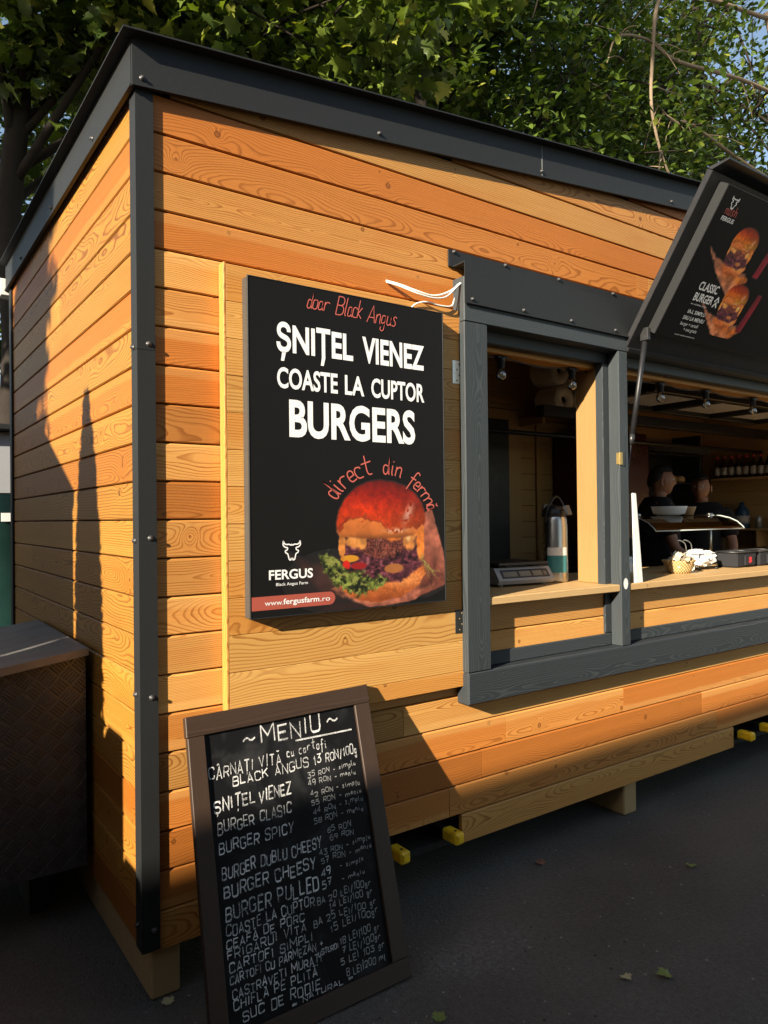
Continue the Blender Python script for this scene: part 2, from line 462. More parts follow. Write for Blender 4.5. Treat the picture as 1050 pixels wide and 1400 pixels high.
# ------------------------------------------------------------------ lettering: stroke glyphs (x, y, rounded?)
R1 = 1
G = {
    'A': [[(0, 0), (.5, 1), (1, 0)], [(.17, .3), (.83, .3)]],
    'B': [[(0, 0), (0, 1)], [(0, 1), (.92, 1, 1), (.92, .52, 1), (0, .52)], [(0, .52), (1, .52, 1), (1, 0, 1), (0, 0)]],
    'C': [[(1, .76), (1, 1, 1), (0, 1, 1), (0, 0, 1), (1, 0, 1), (1, .24)]],
    'D': [[(.3, 0), (0, 0), (0, 1), (1, 1, 1), (1, 0, 1), (.3, 0)]],
    'E': [[(1, 1), (0, 1), (0, 0), (1, 0)], [(0, .52), (.85, .52)]],
    'F': [[(1, 1), (0, 1), (0, 0)], [(0, .5), (.8, .5)]],
    'G': [[(1, .78), (1, 1, 1), (0, 1, 1), (0, 0, 1), (1, 0, 1), (1, .43), (.62, .43)]],
    'H': [[(0, 0), (0, 1)], [(1, 0), (1, 1)], [(0, .5), (1, .5)]],
    'I': [[(.5, 0), (.5, 1)]],
    'J': [[(.8, 1), (.8, 0, 1), (0, 0, 1), (0, .3)]],
    'K': [[(0, 0), (0, 1)], [(1, 1), (0, .42)], [(.35, .62), (1, 0)]],
    'L': [[(0, 1), (0, 0), (1, 0)]],
    'M': [[(0, 0), (0, 1), (.5, .35), (1, 1), (1, 0)]],
    'N': [[(0, 0), (0, 1), (1, 0), (1, 1)]],
    'O': [[(.5, 1), (0, 1, 1), (0, 0, 1), (1, 0, 1), (1, 1, 1), (.5, 1)]],
    'P': [[(0, 0), (0, 1)], [(0, 1), (1, 1, 1), (1, .45, 1), (0, .45)]],
    'R': [[(0, 0), (0, 1)], [(0, 1), (1, 1, 1), (1, .46, 1), (0, .46)], [(.5, .46), (1, 0)]],
    'S': [[(1, .74), (1, 1, 1), (0, 1, 1), (0, .52, 1), (1, .5, 1), (1, 0, 1), (0, 0, 1), (0, .26)]],
    'T': [[(0, 1), (1, 1)], [(.5, 1), (.5, 0)]],
    'U': [[(0, 1), (0, 0, 1), (1, 0, 1), (1, 1)]],
    'V': [[(0, 1), (.5, 0), (1, 1)]],
    'W': [[(0, 1), (.25, 0), (.5, .8), (.75, 0), (1, 1)]],
    'X': [[(0, 0), (1, 1)], [(0, 1), (1, 0)]],
    'Y': [[(0, 1), (.5, .45), (1, 1)], [(.5, .45), (.35, 0)]],
    'Z': [[(0, 1), (1, 1), (0, 0), (1, 0)]],
    '0': [[(.5, 1), (0, 1, 1), (0, 0, 1), (1, 0, 1), (1, 1, 1), (.5, 1)]],
    '1': [[(.15, .72), (.6, 1), (.6, 0)]],
    '2': [[(0, .75), (0, 1, 1), (1, 1, 1), (1, .6, 1), (0, 0), (1, 0)]],
    '3': [[(0, 1), (1, 1), (.4, .58), (1, .55, 1), (1, 0, 1), (0, 0, 1), (0, .2)]],
    '4': [[(.75, 0), (.75, 1), (0, .3), (1, .3)]],
    '5': [[(.95, 1), (.1, 1), (.05, .58), (1, .6, 1), (1, 0, 1), (0, 0, 1)]],
    '6': [[(.9, .95), (0, .7, 1), (0, 0, 1), (1, 0, 1), (1, .5, 1), (.05, .45)]],
    '7': [[(0, 1), (1, 1), (.4, 0)], [(.25, .5), (.85, .5)]],
    '8': [[(.5, .53), (0, .55, 1), (0, 1, 1), (1, 1, 1), (1, .55, 1), (0, .5, 1), (0, 0, 1), (1, 0, 1), (1, .5, 1), (.5, .53)]],
    '9': [[(.95, .55), (0, .5, 1), (0, 1, 1), (1, 1, 1), (1, .4, 1), (.6, 0)]],
    '-': [[(.1, .4), (.9, .4)]], '+': [[(.1, .4), (.9, .4)], [(.5, .15), (.5, .65)]],
    '=': [[(0, .3), (1, .3)], [(0, .55), (1, .55)]], '/': [[(.1, -.15), (.9, 1.05)]], '|': [[(.5, -.2), (.5, 1.1)]],
    '.': [[(.4, 0), (.6, .03)]], '~': [[(0, .4), (.25, .6, 1), (.6, .35, 1), (1, .6)]],
    # lower case, x height .55
    'a': [[(.9, .5), (.1, .56, 1), (0, 0, 1), (.85, .03, 1), (.88, .55), (.9, .08, 1), (1.1, 0)]],
    'b': [[(.05, 1), (.05, .0), (.9, 0, 1), (.9, .55, 1), (.08, .5)]],
    'c': [[(.9, .45), (.8, .56, 1), (0, .56, 1), (0, 0, 1), (1, .02)]],
    'd': [[(.85, .45), (.1, .58, 1), (0, 0, 1), (.8, 0, 1), (.95, 1.0), (.92, .1, 1), (1.1, 0)]],
    'e': [[(.05, .27), (.9, .3), (.9, .58, 1), (.1, .56, 1), (0, 0, 1), (1.05, .06)]],
    'f': [[(1.1, .95), (.5, 1.1, 1), (.35, -.35)], [(0, .5), (1, .53)]],
    'g': [[(.9, .5), (.1, .58, 1), (0, .05, 1), (.85, .1, 1), (.9, .55), (.8, -.42, 1), (0, -.35, 1), (.1, -.15)]],
    'h': [[(.05, 1), (.05, 0)], [(.05, .4), (.5, .6, 1), (.95, .5, 1), (.95, 0)]],
    'i': [[(.4, .55), (.4, .05, 1), (.75, 0)], [(.47, .75), (.5, .8)]],
    'k': [[(.05, 1), (.0, 0)], [(.85, .6), (.05, .25), (1, 0)]],
    'l': [[(.4, 1), (.35, .05, 1), (.8, 0)]],
    'm': [[(.0, .55), (0, 0)], [(0, .4), (.25, .6, 1), (.5, .5, 1), (.5, 0)], [(.5, .4), (.8, .6, 1), (1, .5, 1), (1, .05)]],
    'n': [[(.05, .55), (.05, 0)], [(.05, .38), (.45, .6, 1), (.9, .52, 1), (.88, .08, 1), (1.1, 0)]],
    'o': [[(.5, .56), (0, .56, 1), (0, 0, 1), (.95, 0, 1), (.95, .56, 1), (.5, .56), (1.05, .5)]],
    'p': [[(.05, .55), (.0, -.4)], [(.05, .45), (.5, .6, 1), (1, .5, 1), (.9, 0, 1), (.05, .05)]],
    'r': [[(.1, .55), (.1, 0)], [(.1, .35), (.4, .58, 1), (.95, .5)]],
    's': [[(.9, .5), (.5, .62, 1), (.05, .45, 1), (.9, .2, 1), (.6, -.03, 1), (0, .05)]],
    't': [[(.5, 1.0), (.4, .03, 1), (.95, .05)], [(0, .62), (1.0, .68)]],
    'u': [[(.05, .55), (.05, 0, 1), (.85, .02, 1), (.9, .55), (.9, .08, 1), (1.1, 0)]],
    'x': [[(0, .55), (1, 0)], [(0, 0), (1, .55)]],
}
WID = {'I': .34, 'i': .45, 'l': .45, '1': .6, 'M': 1.35, 'W': 1.35, 'm': 1.35, 't': .8, 'r': .75, 'f': .7, '.': .35, '|': .4, '/': .6, ' ': .55, 'L': .86, 'E': .9, 'F': .88, '-': .8}
ACC = {'Ș': ('S', 'comma'), 'Ț': ('T', 'comma'), 'Ă': ('A', 'breve'), 'Â': ('A', 'circ'), 'ă': ('a', 'breve')}


def round_poly(pts, rads, n=5):
    out = []
    for i, p in enumerate(pts):
        r = rads[i]
        if r <= 0 or i in (0, len(pts) - 1):
            out.append(p); continue
        a, b = pts[i - 1], pts[i + 1]
        da = math.hypot(a[0] - p[0], a[1] - p[1]); db = math.hypot(b[0] - p[0], b[1] - p[1])
        ra, rb = min(r, da * .5), min(r, db * .5)
        if da < 1e-9 or db < 1e-9:
            out.append(p); continue
        s = (p[0] + (a[0] - p[0]) * ra / da, p[1] + (a[1] - p[1]) * ra / da)
        e = (p[0] + (b[0] - p[0]) * rb / db, p[1] + (b[1] - p[1]) * rb / db)
        k = 0.56
        c1 = (s[0] + (p[0] - s[0]) * k, s[1] + (p[1] - s[1]) * k)
        c2 = (e[0] + (p[0] - e[0]) * k, e[1] + (p[1] - e[1]) * k)
        for j in range(n + 1):
            t = j / n
            w0, w1, w2, w3 = (1 - t) ** 3, 3 * t * (1 - t) ** 2, 3 * t * t * (1 - t), t ** 3
            out.append((w0 * s[0] + w1 * c1[0] + w2 * c2[0] + w3 * e[0], w0 * s[1] + w1 * c1[1] + w2 * c2[1] + w3 * e[1]))
    q = [out[0]]
    for p in out[1:]:
        if math.hypot(p[0] - q[-1][0], p[1] - q[-1][1]) > 1e-6: q.append(p)
    return q


class Plane2:
    """flat lettering laid on a surface: O + x*U + y*V, lifted along N a hair more for every stroke"""

    def __init__(self, O, U, V, N):
        self.O, self.U, self.V, self.N = Vector(O), Vector(U), Vector(V), Vector(N)
        self.mb = MB(); self.k = 0

    def p(self, x, y, lift=0.0):
        return self.O + self.U * x + self.V * y + self.N * lift

    def lift(self):
        self.k += 1
        return 0.0006 + 0.00005 * (self.k % 24)

    def ribbon(self, pts, w, square=False, ylim=None, mat=0, seed=0.5, wv=None):
        n = len(pts)
        if n < 2: return
        P = [Vector((p[0], p[1])) for p in pts]
        closed = square and n > 4 and (P[0] - P[-1]).length < 1e-6
        if square and not closed:
            P[0] = P[0] - (P[1] - P[0]).normalized() * w * .5
            P[-1] = P[-1] + (P[-1] - P[-2]).normalized() * w * .5
        h = self.lift()
        vs_ = []
        for i in range(n):
            t1 = (P[i] - P[i - 1]).normalized() if i else ((P[-1] - P[-2]) if closed else (P[1] - P[0])).normalized()
            t2 = (P[i + 1] - P[i]).normalized() if i < n - 1 else ((P[1] - P[0]).normalized() if closed else t1)
            n1, n2 = Vector((-t1.y, t1.x)), Vector((-t2.y, t2.x))
            m = n1 + n2
            m = n1 if m.length < 0.15 else m.normalized()
            s = min(1.0 / max(m.dot(n1), 0.35), 2.2)
            ww = w * (wv[i % len(wv)] if wv else 1.0)
            for sg in (1, -1):
                q = P[i] + m * (sg * ww * .5 * s)
                if ylim: q.y = min(max(q.y, ylim[0]), ylim[1])
                vs_.append(self.p(q.x, q.y, h))
        fs = [(2 * i, 2 * i + 1, 2 * i + 3, 2 * i + 2) for i in range(n - 1)]
        self.mb.add(vs_, fs, mat, None, seed)

    def poly(self, pts, mat=0, seed=0.5, lift=None):
        h = self.lift() if lift is None else lift
        ar = sum(pts[i][0] * pts[(i + 1) % len(pts)][1] - pts[(i + 1) % len(pts)][0] * pts[i][1] for i in range(len(pts)))
        if ar < 0: pts = pts[::-1]
        self.mb.add([self.p(x, y, h) for x, y in pts], [tuple(range(len(pts)))], mat, None, seed)

    def text(self, s, x0, x1, y, h, w, mat=0, track=.32, jit=0.0, slant=0.0, bold=False, rnd=None, round_all=False, arc=None, dbl=0):
        """fit the string between x0 and x1 with its baseline at y and cap height h, stroke width w (metres)"""
        ws = [WID.get(ACC.get(c, (c,))[0], 0.62 if c.islower() else 1.0) for c in s]
        tot = sum(ws) + track * (len(s) - 1)
        k = (x1 - x0) / tot
        cx = x0
        rr = random.Random(hash(s) % 1000 if False else sum(ord(c) * (i + 3) for i, c in enumerate(s)))
        for c, gw in zip(s, ws):
            W = gw * k
            base, acc = ACC.get(c, (c, None))
            dy = rr.uniform(-jit, jit) * h; sc = 1 + rr.uniform(-jit, jit) * .7; sl = slant + rr.uniform(-jit, jit) * .6
            if base in G:
                hw = w * .5
                strokes = [list(st) for st in G[base]]
                for st in strokes:
                    xs = W - w if bold else W
                    q = [(cx + (hw if bold else 0) + p[0] * xs, (hw if bold else 0) + p[1] * (h - (w if bold else 0))) for p in st]
                    r0 = (rnd if rnd is not None else .5) * min(xs, h * .5)
                    rads = [r0 if (len(p) > 2 or round_all) else 0 for p in st]
                    q = round_poly(q, rads)
                    if jit:
                        q = [(px + rr.uniform(-1, 1) * jit * .10 * h, py + rr.uniform(-1, 1) * jit * .10 * h) for px, py in q]
                    parts_ = [[q[0]]]
                    for i_ in range(1, len(q)):
                        parts_[-1].append(q[i_])
                        if i_ < len(q) - 1 and bold:
                            ax_, ay_ = q[i_][0] - q[i_ - 1][0], q[i_][1] - q[i_ - 1][1]
                            bx_, by_ = q[i_ + 1][0] - q[i_][0], q[i_ + 1][1] - q[i_][1]
                            if ax_ * bx_ + ay_ * by_ < -.25 * math.hypot(ax_, ay_) * math.hypot(bx_, by_): parts_.append([q[i_]])
                    def place(p, ox=0.0, oy=0.0):
                        xx, yy = p[0] + sl * p[1] + ox, y + dy + p[1] * sc + oy
                        return arc(xx, yy) if arc else (xx, yy)
                    yl = (y, y + h) if bold and not arc else None
                    for q_ in parts_:
                        self.ribbon([place(p) for p in q_], w, square=bold, ylim=yl, mat=mat, seed=rr.random(),
                                    wv=None if not jit else [rr.uniform(.7, 1.25) for _ in range(7)])
                    for d_ in range(dbl):
                        o1, o2 = rr.uniform(-.5, .5) * w, rr.uniform(-.5, .5) * w
                        self.ribbon([place(p, o1, o2) for p in q], w * .6, mat=mat, seed=rr.random(), wv=[rr.uniform(.5, 1.3) for _ in range(5)])
                if acc:
                    mx = cx + W * .5
                    if acc == 'comma':
                        if bold: pts = [(mx + w * .15, y - h * .07), (mx - w * .25, y - h * .29)]
                        else: pts = [(mx, y - h * .10), (mx - w * .6, y - h * .30)]
                        ww = w * .85
                    elif acc == 'breve':
                        b = y + h * (1.12 if base == 'A' else .72); pts = [(mx - W * .25, b + h * .08), (mx, b), (mx + W * .28, b + h * .09)]; ww = w * .8
                    else:
                        b = y + h * 1.1; pts = [(mx - W * .25, b), (mx, b + h * .14), (mx + W * .25, b)]; ww = w * .8
                    if arc: pts = [arc(*p) for p in pts]
                    self.ribbon(pts, ww, mat=mat, seed=rr.random())
            cx += W + track * k

    def font(self, s, x0, x1, y, h, mat=0, fat=0.0, align=None):
        """outline lettering from the built-in font, fitted to the given box"""
        cu = bpy.data.curves.new('lettering', 'FONT')
        cu.body = s
        cu.offset = fat
        cu.resolution_u = 4
        ob = bpy.data.objects.new('lettering', cu)
        scene.collection.objects.link(ob)
        dg = bpy.context.evaluated_depsgraph_get()
        dg.update()
        me = bpy.data.meshes.new_from_object(ob.evaluated_get(dg))
        co = np.array([v.co[:] for v in me.vertices])
        fs = [tuple(p.vertices) for p in me.polygons]
        bpy.data.objects.remove(ob); bpy.data.curves.remove(cu)
        mnx, mxx = co[:, 0].min(), co[:, 0].max()
        cap = 0.729
        sx = (x1 - x0) / (mxx - mnx)
        sy = h / (cap + 2 * fat)
        y = y + fat * sy
        lf = self.lift()
        self.mb.add([self.p(x0 + (p[0] - mnx) * sx, y + p[1] * sy, lf) for p in co], fs, mat, None, 0.5)
        bpy.data.meshes.remove(me)

    def build(self, name, mats, parent):
        return self.mb.build(name, mats, parent)


# ------------------------------------------------------------------ the print of the burger: a small numpy painter
class Canvas:
    def __init__(self, x0, x1, y0, y1, step, bg):
        self.nx = int((x1 - x0) / step) + 1
        self.ny = int((y1 - y0) / step) + 1
        self.x0, self.x1, self.y0, self.y1 = x0, x1, y0, y1
        self.X, self.Y = np.meshgrid(np.linspace(x0, x1, self.nx), np.linspace(y0, y1, self.ny))
        self.C = np.zeros((self.ny, self.nx, 3)) + np.array(bg)
        self.step = step
        self.bg = np.array(bg)
        self.gain = 0.82

    def noise(self, scale, seed, octv=3, ax=1.0, ay=1.0):
        out = np.zeros_like(self.X); amp = 1.0; tot = 0
        for o in range(octv):
            r = np.random.default_rng(seed * 31 + o)
            s = scale / 2 ** o
            gx, gy = (self.X - self.x0) / s * ax, (self.Y - self.y0) / s * ay
            L = r.random((int(gy.max()) + 3, int(gx.max()) + 3))
            ix, iy = gx.astype(int), gy.astype(int)
            fx, fy = gx - ix, gy - iy
            fx, fy = fx * fx * (3 - 2 * fx), fy * fy * (3 - 2 * fy)
            n = (L[iy, ix] * (1 - fx) + L[iy, ix + 1] * fx) * (1 - fy) + (L[iy + 1, ix] * (1 - fx) + L[iy + 1, ix + 1] * fx) * fy
            out += n * amp; tot += amp; amp *= .55
        return out / tot

    def put(self, mask, col, a=1.0):
        m = np.clip(mask, 0, 1)[..., None] * (a if np.isscalar(a) else a[..., None])
        self.C = self.C * (1 - m) + np.asarray(col) * m

    def poly(self, pts, soft=0.002, wob=0.0, seed=1, wscale=0.02):
        X, Y = self.X, self.Y
        if wob:
            X = X + (self.noise(wscale, seed) - .5) * wob; Y = Y + (self.noise(wscale, seed + 7) - .5) * wob
        inside = np.zeros(X.shape, bool); dist = np.full(X.shape, 1e9)
        n = len(pts)
        for i in range(n):
            (ax, ay), (bx, by) = pts[i], pts[(i + 1) % n]
            cond = ((ay > Y) != (by > Y))
            with np.errstate(divide='ignore', invalid='ignore'):
                xi = ax + (Y - ay) * (bx - ax) / (by - ay if by != ay else 1e-9)
            inside ^= cond & (X < xi)
            L2 = (bx - ax) ** 2 + (by - ay) ** 2
            t = np.clip(((X - ax) * (bx - ax) + (Y - ay) * (by - ay)) / max(L2, 1e-12), 0, 1)
            dist = np.minimum(dist, np.hypot(X - ax - t * (bx - ax), Y - ay - t * (by - ay)))
        sd = np.where(inside, dist, -dist)
        return np.clip(sd / soft * .5 + .5, 0, 1)

    def ell(self, cx, cy, rx, ry, soft=.08, wob=0.0, seed=1, wscale=.02, rot=0.0):
        X, Y = self.X - cx, self.Y - cy
        if wob:
            X = X + (self.noise(wscale, seed) - .5) * wob; Y = Y + (self.noise(wscale, seed + 7) - .5) * wob
        c, s = math.cos(rot), math.sin(rot)
        X, Y = c * X + s * Y, -s * X + c * Y
        d = np.sqrt((X / rx) ** 2 + (Y / ry) ** 2)
        return np.clip((1 - d) / soft + .5, 0, 1)

    def build(self, name, plane, mat, parent, lift=0.0004):
        P = np.array(plane.O)[None, None] + self.X[..., None] * np.array(plane.U) + self.Y[..., None] * np.array(plane.V) + lift * np.array(plane.N)
        base = np.array(ORIGIN.get(parent.name, Vector((0, 0, 0))))
        v = (P - base).reshape(-1, 3)
        idx = np.arange(self.nx * self.ny).reshape(self.ny, self.nx)
        f = np.stack([idx[:-1, :-1], idx[:-1, 1:], idx[1:, 1:], idx[1:, :-1]], -1).reshape(-1, 4)
        painted = (np.abs(self.C - self.bg).max(-1) > .006).ravel()
        f = f[painted[f].any(1)]
        me = bpy.data.meshes.new(name)
        me.from_pydata(v.tolist(), [], f.tolist())
        lin = np.clip(np.where(self.C <= .04045, self.C / 12.92, ((np.clip(self.C, 0, 1) + .055) / 1.055) ** 2.4) * self.gain, 0, .9)
        at = me.attributes.new('print', 'FLOAT_COLOR', 'POINT')
        at.data.foreach_set('color', np.concatenate([lin.reshape(-1, 3), np.ones((len(v), 1))], 1).astype(np.float32).ravel())
        me.materials.append(mat)
        o = bpy.data.objects.new(name, me)
        scene.collection.objects.link(o)
        o.parent = parent
        ORIGIN[o.name] = Vector(base)
        return o


def rgb(*c): return np.array(c) / 255.0


def paint_burger(cv, cx, yb, s, seed=1, salad=True):
    """a burger of half width .2*s standing on yb (its lowest point), painted on the canvas"""
    def T(pts): return [(cx + x * s, yb + y * s) for x, y in pts]
    nz = cv.noise(.03 * s, seed, 4); fine = cv.noise(.006 * s, seed + 3, 2); fine2 = cv.noise(.020 * s, seed + 5, 3)
    def sh(c, n, k): return np.clip(np.asarray(c)[None, None] * (1 + (n[..., None] - .5) * k), 0, 1)
    # bottom bun
    m = cv.poly(T([(-.185, .05), (-.12, .02), (-.02, 0), (.08, .012), (.17, .055), (.205, .10), (.19, .135), (-.14, .11), (-.19, .075)]), .004 * s, .02 * s, seed, .05 * s)
    cv.put(m, sh(rgb(186, 96, 46), nz * .7 + fine * .3, .9))
    cv.put(m * cv.ell(cx + .1 * s, yb + .085 * s, .10 * s, .03 * s, .9), sh(rgb(226, 140, 78), fine, .5), .8)
    cv.put(m * cv.ell(cx - .04 * s, yb + .0 * s, .2 * s, .03 * s, .9), rgb(120, 52, 24), .6)
    # dark filling
    m = cv.poly(T([(-.17, .10), (-.1, .085), (.08, .075), (.18, .125), (.19, .18), (.17, .25), (-.17, .26), (-.19, .17)]), .006 * s, .025 * s, seed + 1, .03 * s)
    cv.put(m, sh(rgb(66, 30, 38), fine2, 1.9))
    cv.put(m * np.clip((cv.noise(.018 * s, seed + 9, 2, 1, 2.4) - .55) * 6, 0, 1), sh(rgb(128, 58, 72), fine, .8), .7)
    cv.put(m * np.clip((fine2 - .66) * 8, 0, 1), rgb(176, 112, 118), .5)
    cv.put(m * np.clip((.36 - fine2) * 8, 0, 1), rgb(22, 8, 14), .7)
    # patty
    m = cv.ell(cx + .0 * s, yb + .215 * s, .12 * s, .045 * s, .15, .03 * s, seed + 2, .02 * s)
    cv.put(m, sh(rgb(98, 48, 40), fine, 1.7)); cv.put(m * np.clip((fine2 - .6) * 7, 0, 1), rgb(158, 98, 86), .6)
    cv.put(cv.ell(cx + .05 * s, yb + .125 * s, .045 * s, .018 * s, .2), rgb(176, 108, 56), .9)
    # tomato and pickle
    if salad:
        cv.put(cv.ell(cx - .150 * s, yb + .170 * s, .040 * s, .013 * s, .2), rgb(206, 140, 38))
        cv.put(cv.ell(cx - .165 * s, yb + .146 * s, .016 * s, .018 * s, .2), rgb(206, 34, 26))
        cv.put(cv.ell(cx - .110 * s, yb + .142 * s, .034 * s, .013 * s, .2), rgb(150, 26, 28))
    # cheese and sauce
    band = T([(-.195, .285), (.195, .285), (.195, .255), (.16, .246), (.12, .238), (.07, .250), (.02, .258), (-.03, .262), (-.075, .252), (-.13, .246), (-.165, .25), (-.195, .255)])
    def sauce(m_, c_): cv.put(m_, sh(rgb(*c_), nz * .5 + fine2 * .5, .9))
    sauce(cv.poly(band, .004 * s, .012 * s, seed + 4, .025 * s), (222, 128, 58))
    sauce(cv.ell(cx - .182 * s, yb + .225 * s, .014 * s, .060 * s, .25, .012 * s, seed + 30, .03 * s), (206, 126, 60))
    sauce(cv.ell(cx + .180 * s, yb + .222 * s, .020 * s, .070 * s, .25, .012 * s, seed + 31, .03 * s), (214, 118, 50))
    sauce(cv.ell(cx - .120 * s, yb + .240 * s, .046 * s, .030 * s, .35, .030 * s, seed + 32, .03 * s), (212, 136, 68))
    sauce(cv.ell(cx - .095 * s, yb + .222 * s, .018 * s, .020 * s, .35, .012 * s, seed + 33, .03 * s), (214, 140, 72))
    sauce(cv.ell(cx + .125 * s, yb + .232 * s, .030 * s, .040 * s, .35, .020 * s, seed + 34, .03 * s), (216, 136, 70))
    sauce(cv.ell(cx + .045 * s, yb + .246 * s, .040 * s, .018 * s, .35, .020 * s, seed + 35, .03 * s), (206, 108, 46))
    cv.put(cv.ell(cx - .126 * s, yb + .250 * s, .020 * s, .007 * s, .9), rgb(246, 214, 160), .6)
    cv.put(cv.ell(cx + .120 * s, yb + .240 * s, .009 * s, .014 * s, .9), rgb(246, 214, 160), .6)
    # top bun
    dome = T([(-.205, .30), (-.203, .268), (-.185, .252), (-.12, .243), (-.03, .240), (.06, .240), (.14, .248), (.188, .268), (.203, .30), (.203, .335), (.188, .375), (.155, .412), (.105, .440), (.05, .455), (-.01, .460), (-.07, .452), (-.125, .428), (-.168, .390), (-.194, .345)])
    m = cv.poly(dome, .004 * s, .005 * s, seed + 6, .05 * s)
    v = (cv.Y - yb) / s; u = (cv.X - cx) / s
    wob = cv.noise(.022 * s, seed + 8, 3) - .5
    edge = np.interp(u, [-.21, -.17, -.12, -.06, .0, .035, .07, .12, .17, .21], [.272, .300, .318, .312, .285, .266, .264, .276, .286, .290]) + wob * .05
    t = np.clip((v - edge) / .016 + .5, 0, 1)
    low = np.clip(np.interp(v, [.24, .26, .30, .35], [.60, .92, 1.02, 1.0])[..., None] * rgb(200, 108, 50) * (1 + (nz[..., None] - .5) * .35), 0, 1)
    hi = np.stack([np.interp(v, [.26, .34, .40, .46], q) for q in ([.76, .72, .56, .36], [.27, .18, .09, .05], [.09, .05, .035, .035])], -1)
    if not salad: hi = hi * np.array([1.0, 1.9, 1.6])
    hi = hi * (1 + (fine[..., None] - .5) * .30) * (1 + wob[..., None] * .5)
    right = np.clip((u - .0) * 4.5, 0, 1) * np.clip((.47 - v) * 9, 0, 1)
    hi = hi * (1 - .30 * right[..., None] * np.array([1.0, .5, .2]))
    hi = hi + .10 * np.exp(-(((u + .11) / .07) ** 2 + ((v - .365) / .045) ** 2))[..., None] * np.array([1.0, .35, .12])
    cv.put(m, np.clip(low * (1 - t[..., None]) + hi * t[..., None], 0, 1))
    cv.put(m * np.exp(-((v - edge) / .006) ** 2) * .6, rgb(110, 36, 18))
    hl = m * np.exp(-(((u - .118 - (v - .33) * .45) / .020) ** 2 + ((v - .335) / .040) ** 2)) * (cv.noise(.010 * s, seed + 21, 2) > .42)
    cv.put(hl, rgb(214, 168, 156), .75)
    hl = m * np.exp(-(((u - .06) / .05) ** 2 + ((v - .268) / .010) ** 2)) * (cv.noise(.008 * s, seed + 22, 2) > .5)
    cv.put(hl, rgb(236, 186, 160), .8)
    cv.put(m * np.exp(-((u + .165 - (v - .31) * 1.2) / .006) ** 2) * (v > .27) * (v < .33), rgb(96, 34, 16), .5)
    if salad:
        # lettuce on the left, sprigs on the right
        m = cv.poly(T([(-.272, .178), (-.235, .188), (-.20, .165), (-.175, .150), (-.145, .120), (-.09, .112), (-.05, .085), (-.015, .102), (.03, .090), (.005, .065), (-.05, .040), (-.10, .030), (-.15, .050), (-.185, .055), (-.23, .095), (-.262, .13)]), .006 * s, .05 * s, seed + 11, .02 * s)
        cv.put(m, sh(rgb(74, 82, 36), cv.noise(.018 * s, seed + 12, 3), 2.4))
        cv.put(m * (cv.noise(.014 * s, seed + 13, 2) > .62), rgb(150, 150, 78), .7)
        cv.put(m * (cv.noise(.02 * s, seed + 14, 2) < .34), rgb(16, 22, 12), .8)
        for k in range(7):
            a = [(.165 + .01 * k % .03, .20 - .008 * k), (.20 + .006 * k, .13 - .004 * k), (.205 + .012 * k, .10 - .012 * (k % 3)), (.198 + .006 * k, .135 - .004 * k)]
            cv.put(cv.poly(T(a), .003 * s, .02 * s, seed + k, .012 * s), rgb(160, 158, 82), .8)
# ------------------------------------------------------------------ the kiosk
LEN, DEP = 7.2, 2.40          # outer length and depth
B0, BP = 0.158, 0.122         # foot of the lowest board, board pitch


def roof_z(x): return 2.83 + 0.1035 * x      # lower edge of the front fascia


kiosk = thing('food_kiosk', (0, 0, 0), 'larch clad food kiosk with dark metal trim, open serving windows and raised hatch', 'food kiosk')


def board_row(mb, k, x0, x1, joints, y=0.012, th=0.02, axis='x', z_hi=None):
    z0, z1 = B0 + BP * k + 0.0015, B0 + BP * (k + 1) - 0.0025
    xs = [x0] + [j for j in joints if x0 + .15 < j < x1 - .15] + [x1]
    for a, b in zip(xs[:-1], xs[1:]):
        c = .0055
        pf = [(y + c * .8, z0), (y, z0 + c * .6), (y, z1 - c), (y + c, z1), (y + th, z1), (y + th, z0)]
        if axis == 'x': mb.prism(pf, 0, a + .0011, b - .0011, grain='x')
        else: mb.prism([(q, p) for p, q in pf], 1, a + .0005, b - .0005, grain='y')


jr = random.Random(4)
OPEN_X0, OPEN_X1, OPEN_Z0, OPEN_Z1 = 1.32, 6.60, 1.10, 2.46
mb = MB()
fixed_joint = {19: [1.395], 18: [1.7, 2.9], 17: [1.53], 20: [2.62], 2: [1.42], 3: [2.37], 1: [3.2]}
for k in range(0, 29):
    zb, zt = B0 + BP * k, B0 + BP * (k + 1)
    x0 = max(0.0, (zb - 2.83) / 0.1035) if zb > 2.83 else 0.03
    if x0 > LEN: break
    js = fixed_joint.get(k, []) + [jr.uniform(.6, 6.8)]
    js = sorted(js)
    if k == 0:
        board_row(mb, 0, 0.03, 0.86, [])
        board_row(mb, 0, 1.305, 3.37, [])
        board_row(mb, 0, 3.82, LEN, [])
    elif zb > OPEN_Z0 - .05 and zt < OPEN_Z1 + .12:
        board_row(mb, k, x0, OPEN_X0, [])
        board_row(mb, k, OPEN_X1, LEN, [])
    else:
        board_row(mb, k, x0, LEN, js)
mb.build('front_cladding', M['larch'], kiosk)
mb = MB()
for k in range(0, 23):
    board_row(mb, k, 0.03, DEP - .012, [] if k % 3 else [jr.uniform(.8, 1.9)], axis='y')
mb.build('side_cladding', M['larch_side'], kiosk)
mb = MB()
for k in range(0, 29):
    zb = B0 + BP * k
    x0 = max(0.0, (zb - 2.83) / 0.1035) if zb > 2.83 else 0.03
    if x0 > LEN: break
    mb.box(x0, LEN, DEP - .032, DEP - .012, zb + .002, zb + BP - .003, 'x', .005)
    if x0 < LEN: mb.box(LEN - .02, LEN, 0.034, DEP - .034, zb + .002, zb + BP - .003, 'y', .005)
mb.build('rear_cladding', M['larch'], kiosk)
